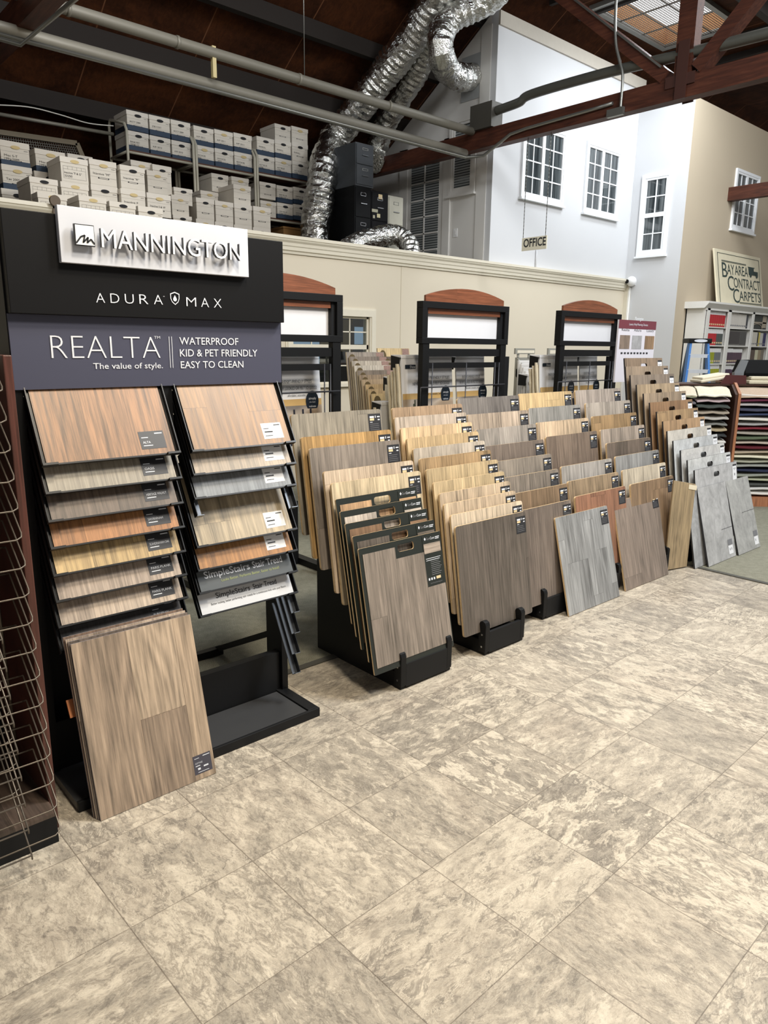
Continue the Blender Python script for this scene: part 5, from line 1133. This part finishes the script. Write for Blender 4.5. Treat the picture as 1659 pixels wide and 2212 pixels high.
r = thing('wall_screen', 'wide lit screen seen through the gap under the leftmost arched header', 'screen', ((a.x+b.x)/2, YI, b.z))
m = MB(); m.box(a.x, b.x, YI-.1, YI-.095, b.z-.3, a.z+.2); m.build('display', SCR.mat, r); m = MB(); m.box(a.x-.02, b.x+.02, YI-.095, YI+.03, b.z-.32, a.z+.22); m.build('housing', BLACK, r)
# ================================================================== THE STORAGE LOFT
BXW = mat('white_box_card', 'cfc8bc', .8, var=.05); BXL = mat('box_lid_card', 'd3ccc1', .8, var=.04); BLUEB = mat('blue_box_band', '2a3a4e', .7, var=.05); HOLE = mat('box_handle_dark', '16161a', .8); HOLET = mat('box_handle_tan', 'c3ae7e', .8)
LINE = mat('box_print_grey', '55534f', .7, var=0)
BOXES = []; EXTRA = []; HID = []
def fbox(label, tl, tr_, hb, Y, blue=False, dep=.38, hole=0, text=None, group='filing boxes in the loft', form=False, bar=True):
    """tl/tr: pixel of the lid's front top corners, hb: pixel row of the bottom at the left corner"""
    a, b, c = at_y(Y, *tl), at_y(Y, *tr_), at_y(Y, tl[0], hb); x0, x1, z1, z0 = a.x+.003, b.x-.003, (a.z+b.z)/2, c.z
    BOXES.append(dict(label=label, x0=x0, x1=x1, z0=z0, z1=z1, Y=Y, blue=blue, dep=dep, hole=hole, text=text, group=group, form=form, bar=bar))
def build_box(label, x0, x1, z0, z1, Y, blue, dep, hole, text, group, form, bar, zt=None):
    w, h = x1-x0, z1-z0; zlow = zt if zt is not None else z0
    m = MB(); m.box(x0+.006, x1-.006, Y+.006, Y+dep-.006, zlow, z0+.001, 0) if zlow < z0 else None
    m.box(x0+.006, x1-.006, Y+.006, Y+dep-.006, z0, z1-.02, 0)
    if blue: m.box(x0+.004, x1-.004, Y+.004, Y+dep-.004, z0, z0+.27*h, 1)
    o = m.build('filing_box', [BXW, BLUEB], origin=((x0+x1)/2, Y, zlow)); tag(o, label, 'box', group)
    m = MB(); m.box(x0, x1, Y, Y+dep, z1-.24*h, z1); m.build('lid', BXL, o, bevel=.003)
    def q(u0, u1, v0, v1, mm, d=.001, mi=0): y = Y+.006-d if v1 < .75 else Y-d; mm.add([(x0+w*u0, y, z0+h*v0), (x0+w*u1, y, z0+h*v0), (x0+w*u1, y, z0+h*v1), (x0+w*u0, y, z0+h*v1)], [(0,1,2,3)], mi)
    m = MB(); hm = HOLE if hole == 0 else HOLET
    m.disc((x0+w*.52, Y-.0005, z1-.22*h if not form else z1-.16*h), (0,-1,0), .045*w/.285, 14, 0, .38, .002); m.build('hand_hole', hm, o)
    m = MB()
    if form:
        for v in (.62, .50, .12): q(.10, .90, v, v+.008, m)
        for u in (.10, .26, .42, .58, .74, .895): q(u, u+.008, .50 if u not in (.10, .895) else .12, .62, m)
    else:
        q(.0, 1, .60, .605, m); q(.02, .98, .30 if not blue else .34, .306 if not blue else .346, m)
        if bar:
            for (u0, u1, v0, v1) in ((.30, .70, .245 if not blue else .255, .30 if not blue else .29),): q(u0, u1, v0, v1, m, .002, 1); q(u0+.04, u1-.04, v0+.012, v1-.012, m, .003, 2)
        q(.80, .94, .68, .70, m, .001)
    if text:
        for i, s in enumerate(text): 
            wd = min(.62, .055*len(s)); put_text(m, s, (x0+w*.13, Y+.004, z0+h*(.40-.13*i if not form else .32-.14*i)), (1,0,0), UP, w*wd, h*.085, 1)
    m.build('printing', [LINE, HOLE, BXW], o)
    return o
def b1(x, y): return (x/5.53, 270+y/5.53)
def b2(x, y): return (220+x/6.38, 220+y/6.38)
def b3(x, y): return (400+x/5.72, 250+y/5.72)
def rb(f, x0, y0, x1, y1, yb, Y, label, **k): return fbox(label, f(x0, y0), f(x1, y1), f(x0, yb)[1], Y, **k)
SH = 9.25
bay = ['left', 'middle', 'right']
# shelves: left bay, 3 x 2
for j, (xa, xb) in enumerate(((330, 640), (643, 940), (943, 1222))):
    sl = lambda x: .222*(x-330)
    rb(b2, xa, 97+sl(xa), xb, 97+sl(xb)+6, 372+sl(xa), SH, f'blue based white filing box, {ordn(j)} from left, upper row, left loft shelf bay', blue=True, text=['ACCT 2009'] if j != 1 else ['JOB COST'])
    rb(b2, xa+12, 378+sl(xa), xb+8, 378+sl(xb)+6, 652+sl(xa), SH, f'blue based white filing box, {ordn(j)} from left, lower row, left loft shelf bay', blue=True, text=['A/R 2010'] if j else ['BANK REC', '2008-10'])
for j, (xa, xb) in enumerate(((98, 352), (357, 592), (596, 826))):
    sl = lambda x: .178*(x-98)
    rb(b3, xa, 118+sl(xa), xb, 118+sl(xb)+4, 345+sl(xa), SH, f'blue based white filing box, {ordn(j)} from left, upper row, middle loft shelf bay', blue=True, text=['A/P 2011'], hole=j % 2)
    rb(b3, xa+6, 350+sl(xa), xb+6, 350+sl(xb)+4, 570+sl(xa), SH, f'blue based white filing box, {ordn(j)} from left, lower row, middle loft shelf bay', blue=True, text=['INVOICES', '2007'], hole=(j+1) % 2)
for j, (xa, xb) in enumerate(((880, 1103), (1106, 1312), (1316, 1520))):
    sl = lambda x: .17*(x-880)
    rb(b3, xa, 250+sl(xa), xb, 250+sl(xb)+4, 470+sl(xa), SH, f'white filing box, {ordn(j)} from the left, middle row on the right loft shelf bay', blue=j < 2, text=['PAYROLL'])
    rb(b3, xa+4, 476+sl(xa), xb+4, 476+sl(xb)+4, 690+sl(xa), SH, f'blue based white filing box, {ordn(j)} from left, bottom row, upper right loft shelf', blue=True, text=['ACT BLUE', 'JOBS'], hole=j % 2)
for j, (xa, xb, yy) in enumerate(((1103, 1306, 98), (1312, 1520, 130))):
    rb(b3, xa, yy, xb, yy+34, yy+187+j*4, SH, f'plain white filing box, {"left" if j == 0 else "right"} one of the two highest boxes on the right loft shelf', hole=j)
# lower right shelf
rb(b3, 915, 812, 1122, 842, 1012, SH, 'plain white filing box, upper left on the lower right loft shelf'); rb(b3, 925, 1040, 1128, 1072, 1235, SH, 'plain white filing box, lower left on the lower right loft shelf', hole=1)
for j, (xa, xb, yy) in enumerate(((1130, 1332, 858), (1335, 1530, 878))):
    rb(b3, xa, yy, xb, yy+30, yy+200, SH, f'white filing box with blue base, upper {["middle", "right"][j]} on the lower right loft shelf', blue=True, text=['2009 BLUE', 'JOBS A-F']); rb(b3, xa+3, yy+212, xb+3, yy+240, yy+400, SH, f'white filing box with blue base, lower {["middle", "right"][j]} on the lower right loft shelf', blue=True, text=['2009 BLUE', 'JOBS G-P'])
# boxes standing in the middle bay
rb(b3, 320, 705, 536, 742, 930, 9.10, 'white filing box under the middle loft shelf, upper left', dep=.42); rb(b3, 568, 745, 790, 783, 960, 9.10, 'white filing box under the middle loft shelf, upper right, half hidden', dep=.42, hole=1)
rb(b3, 592, 840, 815, 878, 1080, 8.72, 'white filing box on top of the front right loft stack, turned a little', dep=.48, hole=1)
rb(b3, 185, 915, 412, 955, 1120, 8.95, 'white filing box in the shade behind the front right loft stack', hole=1)
for j, (xa, xb, yy) in enumerate(((130, 362, 1005), (365, 598, 1042), (601, 828, 1078), (836, 1060, 1110))):
    rb(b3, xa, yy, xb, yy+38, yy+250, 8.62, f'white filing box, {ordn(j)} from the left in the front right loft stack, upper row', hole=j % 2); rb(b3, xa, yy+262, xb, yy+298, yy+500, 8.62, f'white filing box, {ordn(j)} from the left in the front right loft stack, lower row', hole=(j+1) % 2)
# front left stacks
rb(b2, 238, 845, 595, 930, 1170, 7.75, 'white filing box with the handwritten words Inactive R in the front left stack', text=['Inactive "R"']); rb(b2, 250, 1180, 605, 1250, 1500, 7.74, 'white filing box directly under the Inactive R box', hole=1, text=['Inactive F'])
rb(b1, 1055, 395, 1392, 452, 690, 7.80, 'white filing box with the handwritten words Inactive M in the front left stack', hole=1, text=['Inactive "M"']); rb(b1, 1078, 700, 1408, 752, 1000, 7.80, 'white filing box directly under the Inactive M box')
rb(b1, 705, 365, 1052, 420, 655, 7.70, 'white filing box with a printed form and the number 33250', form=True, hole=1, text=['Inactive "F & G"', '33250']); rb(b1, 715, 668, 1062, 722, 960, 7.70, 'white filing box with a printed form under the box numbered 33250', form=True, hole=1)
rb(b1, 340, 612, 693, 655, 905, 7.50, 'white filing box with a printed form at the left end beside the blue banded boxes', form=True)
rb(b1, 437, 785, 805, 850, 1080, 7.34, 'white filing box right behind the parapet, leftmost in the front row', form=True, hole=1); rb(b1, 930, 815, 1275, 895, 1120, 7.34, 'white filing box right behind the parapet, second in the front row', form=True, hole=1)
rb(b2, 95, 1360, 472, 1412, 1680, 7.34, 'white filing box right behind the parapet, third in the front row', form=True); rb(b2, 492, 1425, 845, 1480, 1760, 7.34, 'white filing box right behind the parapet, fourth in the front row')
rb(b2, 612, 930, 905, 985, 1240, 8.05, 'greyish shaded filing box right of the Inactive R box', hole=1); rb(b2, 612, 1240, 955, 1300, 1560, 7.80, 'white filing box with handwritten letters right of the front left stack', hole=1, text=['Inactive S & W'])
rb(b2, 690, 850, 962, 905, 1180, 8.40, 'white filing box behind the shaded box, upper right', ); rb(b2, 390, 790, 692, 850, 1100, 8.45, 'white filing box behind the Inactive R box under the left shelf', hole=1)
rb(b2, 985, 1165, 1252, 1215, 1400, 8.55, 'white filing box left of the front right loft stack, at the back'); rb(b2, 950, 1260, 1205, 1325, 1560, 8.3, 'white filing box left of the front right loft stack, middle one', hole=1); rb(b2, 975, 1545, 1245, 1590, 1760, 8.25, 'white filing box left of the front right loft stack, lowest')
rb(b1, 800, 330, 1110, 390, 560, 8.5, 'white box top behind the box numbered 33250', bar=False)
rb(b1, -20, 155, 352, 240, 480, 8.10, 'white blue banded box marked Misc S-T at the left edge', blue=True, hole=1, text=['Misc S-T', '1991-2005']); rb(b1, 5, 445, 385, 530, 760, 8.10, 'white blue banded box under the one marked Misc S-T', blue=True, hole=1, text=['Tax 2005']); rb(b1, 5, 735, 395, 815, 1060, 8.10, 'white box lowest at the left edge behind the parapet', text=['Misc'])
rb(b1, 405, 262, 780, 345, 545, 8.15, 'white blue banded box marked Misc U-Z', blue=True, hole=1, text=['Misc U-Z', '1991-2005']); rb(b1, 400, 530, 780, 610, 850, 8.15, 'white box under the one marked Misc U-Z', hole=0)
# every box rests on a shelf, on the box below it or on the loft floor
for d in BOXES:
    if abs(d['Y']-SH) < .01: d['zt'] = None; continue
    sup = [e for e in BOXES if e is not d and e['x0'] < d['x1']-.03 and e['x1'] > d['x0']+.03 and e['Y'] < d['Y']+d['dep']-.05 and e['Y']+e['dep'] > d['Y']+.05 and e['z1'] < d['z0']+.12 and e['z1'] > 2.6]
    top = max([e['z1'] for e in sup]+[2.601]); d['zt'] = top+.001 if top < d['z0'] else None
    if d['zt'] is not None and d['z0']-top > .26: EXTRA.append((d, top))
for d, top in EXTRA:
    d['zt'] = None
    n = max(1, round((d['z0']-top)/.27)); hh = (d['z0']-top)/n
    for k in range(n): HID.append((d, top+hh*k, top+hh*(k+1)))
for d in BOXES: build_box(**d)
for d, za, zb_ in HID:
    m = MB(); m.box(d['x0']+.02, d['x1']-.02, d['Y']+.03, d['Y']+d['dep']-.02, za, zb_-.001); struct(m.build('floor_loft_riser', mat('loft_plywood', '4a3a2b', .8)))
# tube shelving
TUBE = mat('cream_steel_tube', 'b5b0a0', .45, .1); SHB = mat('shelf_board_brown', '4a2a1a', .7)
def shelf(nm, xl, xr, ztop, z1, z2, dep=.46):
    y0, y1 = SH-.05, SH+dep; zb = 2.60
    r = thing('tube_shelving', f'cream steel tube shelving full of filing boxes, {nm} bay in the loft', 'shelving', ((xl+xr)/2, (y0+y1)/2, zb), 'tube shelving bays in the loft')
    for x in (xl, xr):
        m = MB(); m.tube([(x, y0, zb), (x, y0, ztop-.08), (x, y0+.05, ztop), (x, y1-.05, ztop+.12), (x, y1, ztop+.05), (x, y1, zb)], .018, 8); m.build('end_frame', TUBE, r)
    for z in (z1, z2):
        if z is None: continue
        m = MB()
        for y in (y0+.03, y1-.02): m.tube([(xl, y, z), (xr, y, z)], .016, 8)
        for x in (xl, xr): m.tube([(x, y0, z), (x, y1, z)], .016, 8)
        m.build('shelf_rail', TUBE, r); m = MB(); m.box(xl+.02, xr-.02, y0+.03, y1, z+.012, z+.032); m.build('shelf_board', SHB, r)
    return r
def zs(f, x, y): return at_y(SH, *f(x, y)).z
S0, S1, S2, S3 = at_y(SH-.05, *b2(365, 800)).x, at_y(SH-.05, *b2(1300, 1100)).x, at_y(SH-.05, *b3(880, 800)).x, at_y(SH-.05, *b3(1545, 1000)).x
shelf('left', S0, S1-.02, zs(b2, 330, 300), zs(b2, 375, 655)-.035, None); shelf('middle', S1+.02, S2-.02, zs(b3, 110, 290), zs(b3, 155, 580)-.035, None); shelf('right', S2+.02, S3, zs(b3, 870, 430), zs(b3, 905, 692)-.035, zs(b3, 930, 1238)-.035)
a = at_y(9.3, 608, 493); m = MB(); m.box(a.x, a.x+.32, 9.25, 9.6, 2.6, at_y(9.3, 612, 494).z); m.box(a.x-.01, a.x+.33, 9.24, 9.6, at_y(9.3, 612, 494).z, at_y(9.3, 612, 494).z+.025)
tag(m.build('cardboard_carton', mat('brown_cardboard', '8a6538', .8), origin=(a.x, 9.3, 2.6)), 'brown cardboard carton on the loft floor under the right shelf', 'box')
# filing cabinets
YC_ = 8.2
def cabinet(label, tl, tr_, z0, col, n, dep=.62, det=0):
    a, b = at_y(YC_, *tl), at_y(YC_, *tr_); x0, x1, z1 = a.x, b.x, (a.z+b.z)/2
    r = thing('filing_cabinet', label, 'filing cabinet', ((x0+x1)/2, YC_+dep/2, z0)); c = mat('cabinet_'+col, col, .5, 0, .15)
    m = MB(); m.box(x0, x1, YC_, YC_+dep, z0, z1); m.build('body', c, r, bevel=.004); h = (z1-z0-.03)/n
    for k in range(n):
        b0 = z0+.015+h*k; m = MB(); m.box(x0+.012, x1-.012, YC_-.012, YC_, b0+.006, b0+h-.006); d = m.build('drawer', c, r, bevel=.003)
        xm = (x0+x1)/2; m = MB(); w = .05
        for (p0, p1, q0, q1) in ((xm-w, xm+w, .72, .735), (xm-w, xm+w, .82, .835), (xm-w, xm-w+.008, .72, .835), (xm+w-.008, xm+w, .72, .835)): m.box(p0, p1, YC_-.016, YC_-.012, b0+h*q0, b0+h*q1)
        m.build('label_holder', CHROME if det != 2 else STEEL, d); m = MB(); m.box(xm-.055, xm+.055, YC_-.03, YC_-.012, b0+h*.45, b0+h*.475); m.build('handle', CHROME, d)
    return (x0, x1, z1)
zf = 2.60
bx = cabinet('tall black filing cabinet under the grey cabinet in the loft', (766,398), (801,408), zf, '0a0b0d', 3)
cabinet('black filing cabinet with paper notes, second in the loft row', (801.5,409), (838,419), zf, '0b0b0e', 3)
cabinet('pale grey filing cabinet at the right end of the loft row', (838.5,421), (871,428), zf, 'b9b7aa', 3, det=2)
a, b = at_y(YC_, 769, 306), at_y(YC_, 806.5, 315)
YC_ = 8.2
cabinet('dark grey filing cabinet standing on top of the black cabinet in the loft', (768,307), (807,314), bx[2]+.001, '484b4f', 2, det=2)
for (px, py, w_, h_, c) in ((822, 425, .07, .06, 'd8c49a'), (810, 455, .11, .04, 'a9a690'), (818, 466, .06, .05, 'c9c09a'), (808, 468, .035, .04, 'b5b09a')):
    p = at_y(YC_-.016, px, py); m = MB(); m.box(p.x-w_/2, p.x+w_/2, YC_-.015, YC_-.0125, p.z-h_/2, p.z+h_/2)
    tag(m.build('paper_note', mat('note_'+c, c, .7), origin=p), f'small paper note on the second black cabinet, the {"highest one" if py == 425 else "wide one" if py == 455 else "right one of the lower pair" if px == 818 else "smallest one"}', 'note')
# ducts of silver foil
FOIL = NT('silver_foil'); v, X, Y, Z = FOIL.obj(); n1 = FOIL.noise(v, 14, 3, .6, 1.0); n2 = FOIL.noise(v, 48, 3, .6, .6)
FOIL.bump(FOIL.m('ADD', FOIL.m('MULTIPLY', n1, .8), FOIL.m('MULTIPLY', n2, .7)), 0.6, .02)
FOILM = FOIL.done(lin('d6d6d2'), FOIL.m('MULTIPLY_ADD', n2, .2, .10), 1.0)
def smooth(pts, n=12):
    P = [Vector(p) for p in pts]; out = []
    for i in range(len(P)-1):
        a, b, c, d = P[max(i-1, 0)], P[i], P[i+1], P[min(i+2, len(P)-1)]
        for k in range(n):
            t = k/n; out.append(.5*((2*b)+(c-a)*t+(2*a-5*b+4*c-d)*t*t+(3*b-a-3*c+d)*t**3))
    return out+[P[-1]]
def duct(label, pts, r, seed=0, group=None, step=.034):
    rr = random.Random(seed); c = smooth(pts, 30)
    q = [c[0]]; acc = 0
    for i in range(1, len(c)):
        acc += (c[i]-c[i-1]).length
        if acc >= step: q.append(c[i]); acc = 0
    n = len(q); R_ = [r*(1+(.055 if i % 2 else -.045)*rr.uniform(.3, 1.1)+.035*math.sin(i*.41+seed)) for i in range(n)]
    m = MB(); m.tube(q, R_, 26); m.sm = [False]*len(m.sm); k0 = 26
    for i in range(n):
        ph = rr.uniform(0, 6.28); cc = sum((m.v[i*k0+k] for k in range(k0)), Vector())/k0
        for k in range(k0):
            f = 1+.035*math.sin(5*6.283*k/k0+ph)+rr.uniform(-.03, .03); m.v[i*k0+k] = cc+(m.v[i*k0+k]-cc)*f
    return tag(m.build('foil_duct', FOILM, origin=q[0]), label, 'duct', group)
def rp(x, y, k=10.45): return roof_at(x, y, k)
pp = at_x(XS, 1020, 165)
duct('long silver foil duct running down the roof slope to the loft floor beside the shelving', [rp(985, -70), rp(940, 0), rp(911, 52), rp(868, 112), rp(812, 182), rp(767, 244), rp(722, 300), at_y(8.75, 700, 365), at_y(8.7, 690, 431), at_y(8.7, 681, 488), (at_y(8.7, 676, 520).x, 8.7, 2.66)], .205, seed=1)
duct('second silver foil duct behind the filing cabinets, running up the roof to the elbow', [rp(935, 85, 10.42), rp(920, 113, 10.42), rp(897, 159, 10.42), rp(863, 215, 10.42), rp(829, 272, 10.42), rp(812, 325, 10.42), at_y(8.85, 806, 352)], .165, seed=2)
duct('silver foil duct elbow turning down into the upstairs side wall', [rp(1120, -70, 10.1), rp(1060, -5, 10.1), rp(1008, 22, 10.1), rp(968, 46, 10.1), at_y(6.95, 952, 80), at_y(6.95, 953, 118), at_y(7.1, 966, 150), at_y(7.25, 992, 167), (XS-.01, pp.y, pp.z)], .16, seed=3)
q = at_y(8.0, 770, 525); duct('dull silver foil duct lying bent on the loft floor behind the parapet', [(6.2, 8.05, 2.72), at_y(8.0, 770, 526), at_y(7.95, 815, 512), at_y(7.9, 853, 507), at_y(7.75, 880, 525), at_y(7.6, 888, 560)], .135, seed=4)
a, b = at_x(XS, 1005, 125), at_x(XS, 1038, 205); m = MB(); m.box(XS-.01, XS, b.y-.02, a.y+.05, b.z-.03, a.z); tag(m.build('duct_plate', mat('dull_galvanised', 'a8abac', .5, .05), origin=(XS, a.y, b.z)), 'galvanised plate where the duct elbow enters the side wall', 'plate')
# pipes and conduits
PIPE = mat('grey_painted_pipe', '807b6f', .5, .2)
def ypl(p, q, X0, X1, r, label, m_=PIPE, up=0):
    pass
XJ = XB-.10
def at_line(ypix0, ypix1, Yv): return at_y(Yv, *ypix0), at_y(Yv, *ypix1)
P1 = at_x(XJ, 1018, 287); A1 = Vector((-5, P1.y, P1.z))
# pipes run level along x; height and depth from their two ends in the photo
def xpipe(px_end, px_start, r, label, name='sprinkler_pipe', col=PIPE, x_end=XJ, dz=0):
    e = at_x(x_end, *px_end); best = None
    for k in range(0, 400):
        x = 1.0+.02*k; q = Vector((x, e.y, e.z))-CAM; w = q.dot(_F); u = 829.5+FPX*q.dot(RIGHT)/w; v_ = 1106+FPX*q.dot(DOWN)/w
        dd_ = abs(u-px_start[0]); best = min(best or (9e9,), (dd_, v_-px_start[1]))
    off = best[1]
    return e, off
e1 = at_x(XJ, 1018, 285); m = MB(); m.tube([(-4, e1.y-.02, e1.z), (e1.x, e1.y-.02, e1.z)], .050, 10)
for x in (2.6, 3.6, 5.0, 6.3): m.tube([(x, e1.y-.02, e1.z), (x+.03, e1.y-.02, e1.z)], .057, 10)
r = m.build('sprinkler_pipe', PIPE, origin=(0, e1.y, e1.z)); tag(r, 'upper grey pipe running level across the loft to the junction box', 'pipe')
e2 = at_x(XJ, 1005, 332); m = MB(); m.tube([(-4, e2.y, e2.z), (e2.x, e2.y, e2.z)], .055, 10); r = m.build('sprinkler_pipe', PIPE, origin=(0, e2.y, e2.z)); tag(r, 'lower thick grey pipe crossing in front of the roof under the upper pipe', 'pipe')
m = MB(); m.tube([(-4, e2.y-.05, e2.z-.065), (e2.x-.05, e2.y-.05, e2.z-.065), (e2.x+.03, e2.y-.3, e2.z-.07), (XB-.09, e2.y-.75, e2.z+.10), (XB-.09, e2.y-1.0, e2.z+.12), (XB-.09, 5.2, 4.32), (XB-.09, 4.95, 4.33)], .020, 8); tag(m.build('conduit_pipe', STEEL, origin=(0, e2.y, e2.z)), 'thin bright conduit strapped below the lower pipe and bending onto the truss', 'pipe')
a, b = at_x(XB-.08, 1014, 237), at_x(XB-.08, 1058, 292); r = thing('junction_box', 'grey steel junction box standing on the truss where the pipes meet', 'junction box', (XB, (a.y+b.y)/2, 4.43))
m = MB(); y0, y1 = min(a.y, b.y)-.05, max(a.y, b.y)-.05; m.box(XB-.12, XB+.10, y0, y1, 4.43, a.z+.02); m.build('box_body', mat('junction_grey', '4b4842', .5, .2), r, bevel=.004)
za = at_x(XB-.02, 1060, 243).z; m = MB(); m.tube(smooth([(XB-.02, y0+.02, za), (XB-.02, y0-.35, za+.02), at_x(XB-.02, 1150, 203), at_x(XB-.02, 1300, 160), at_x(XB-.02, 1480, 117), at_x(XB-.02, 1659, 72), at_x(XB-.02, 1800, 36)], 6), .055, 10)
tag(m.build('conduit_pipe', mat('dark_grey_conduit', '565650', .45, .3), origin=(XB, y0, za)), 'thick dark grey pipe rising above the truss from the junction box', 'pipe')
c = at_x(XB-.10, 1340, 238); m = MB(); t_ = at_x(XB-.10, 1331, 0); m.tube(smooth([(XB-.10, t_.y, ZR), t_, at_x(XB-.10, 1330, 85), at_x(XB-.10, 1338, 130), at_x(XB-.10, 1345, 165), c], 6), .016, 8); tag(m.build('conduit_pipe', STEEL, origin=c), 'thin steel conduit dropping from the skylight to the truss', 'pipe')
m = MB(); m.box(XB-.12, XB-.075, c.y-.04, c.y+.16, c.z-.05, c.z+.03); tag(m.build('outlet_box', STEEL, origin=c), 'small steel outlet box on the side of the truss', 'junction box')
xl = XB-5.62-.09; pa = at_x(xl, 45, 97); m = MB(); tt = at_x(xl, 160, 0); m.tube([(xl-2, pa.y+.02, pa.z+.05), pa, tt, tt+(tt-pa)*2], .018, 8); tag(m.build('conduit_pipe', STEEL, origin=pa), 'thin conduit along the brown truss chord in the upper left corner', 'pipe')
for (px, y0_, y1_, ee) in ((462, 140, 190, e1),):
    m = MB(); q = at_y(e1.y-.02, px, 150); m.box(q.x-.02, q.x+.02, q.y-.02, q.y+.02, e2.z+.03, e1.z+.06); tag(m.build('pipe_hanger', mat('hanger_yellow', 'b9a878', .5), origin=q), 'small strap hanger between the upper and lower pipe', 'hanger')
q = at_y(e1.y, 658, 185); m = MB(); m.tube([(q.x, q.y, e1.z), (q.x, q.y, min(ZR, zr(q.y)))], .005, 6); tag(m.build('hanger_rod', STEEL, origin=(q.x, q.y, e1.z)), 'thin rod hanging the upper pipe from the roof', 'hanger')
# rail, cable and wire screen behind the left boxes
m = MB(); a, b = at_y(9.5, -40, 240), at_y(9.5, 245, 290); a2, b2_ = at_y(9.5, -40, 262), at_y(9.5, 245, 306); m.tube([a, b], .022, 8); tag(m.build('rail_pipe', PIPE, origin=a), 'thin grey rail running behind the left filing boxes under the roof', 'pipe')
m = MB(); m.tube(smooth([at_y(9.4, -30, 226), at_y(9.4, 60, 231), at_y(9.4, 130, 248), at_y(9.4, 190, 266), at_y(9.4, 245, 272)], 6), .007, 6); tag(m.build('cable', mat('white_cable', 'c9c6bd', .5), origin=at_y(9.4, 60, 231)), 'white cable sagging under the roof above the left boxes', 'cable')
r = thing('wire_screen', 'wooden framed wire screen leaning behind the blue banded boxes', 'screen', at_y(8.9, 90, 330)); A = [at_y(8.9, *p) for p in ((-30, 282), (165, 310), (180, 345), (-30, 325))]
m = MB()
for i in range(4): m.beam(A[i], A[(i+1) % 4], .05, .05)
m.build('frame', mat('grey_timber_frame', '6b6252', .8), r); m = MB()
for k in range(40): f = k/39; m.beam(A[0].lerp(A[1], f), A[3].lerp(A[2], f), .006, .006, (0,1,0))
for k in range(8): f = k/7; m.beam(A[0].lerp(A[3], f), A[1].lerp(A[2], f), .006, .006, (0,1,0))
m.build('wire_mesh', mat('screen_wire', '4a473f', .6), r)
p = at_y(YW-.11, 117, 437); m = MB(); m.disc((p.x, YW-.115, p.z+.01), (0,-1,0), .045, 16, 0, 1, .03); m.box(p.x-.012, p.x+.03, YW-.10, YW-.08, p.z-.16, p.z); tag(m.build('pipe_end', mat('rusty_bracket', '5a4a38', .6), origin=p), 'small rusty round bracket on the cornice above the white logo panel', 'bracket')
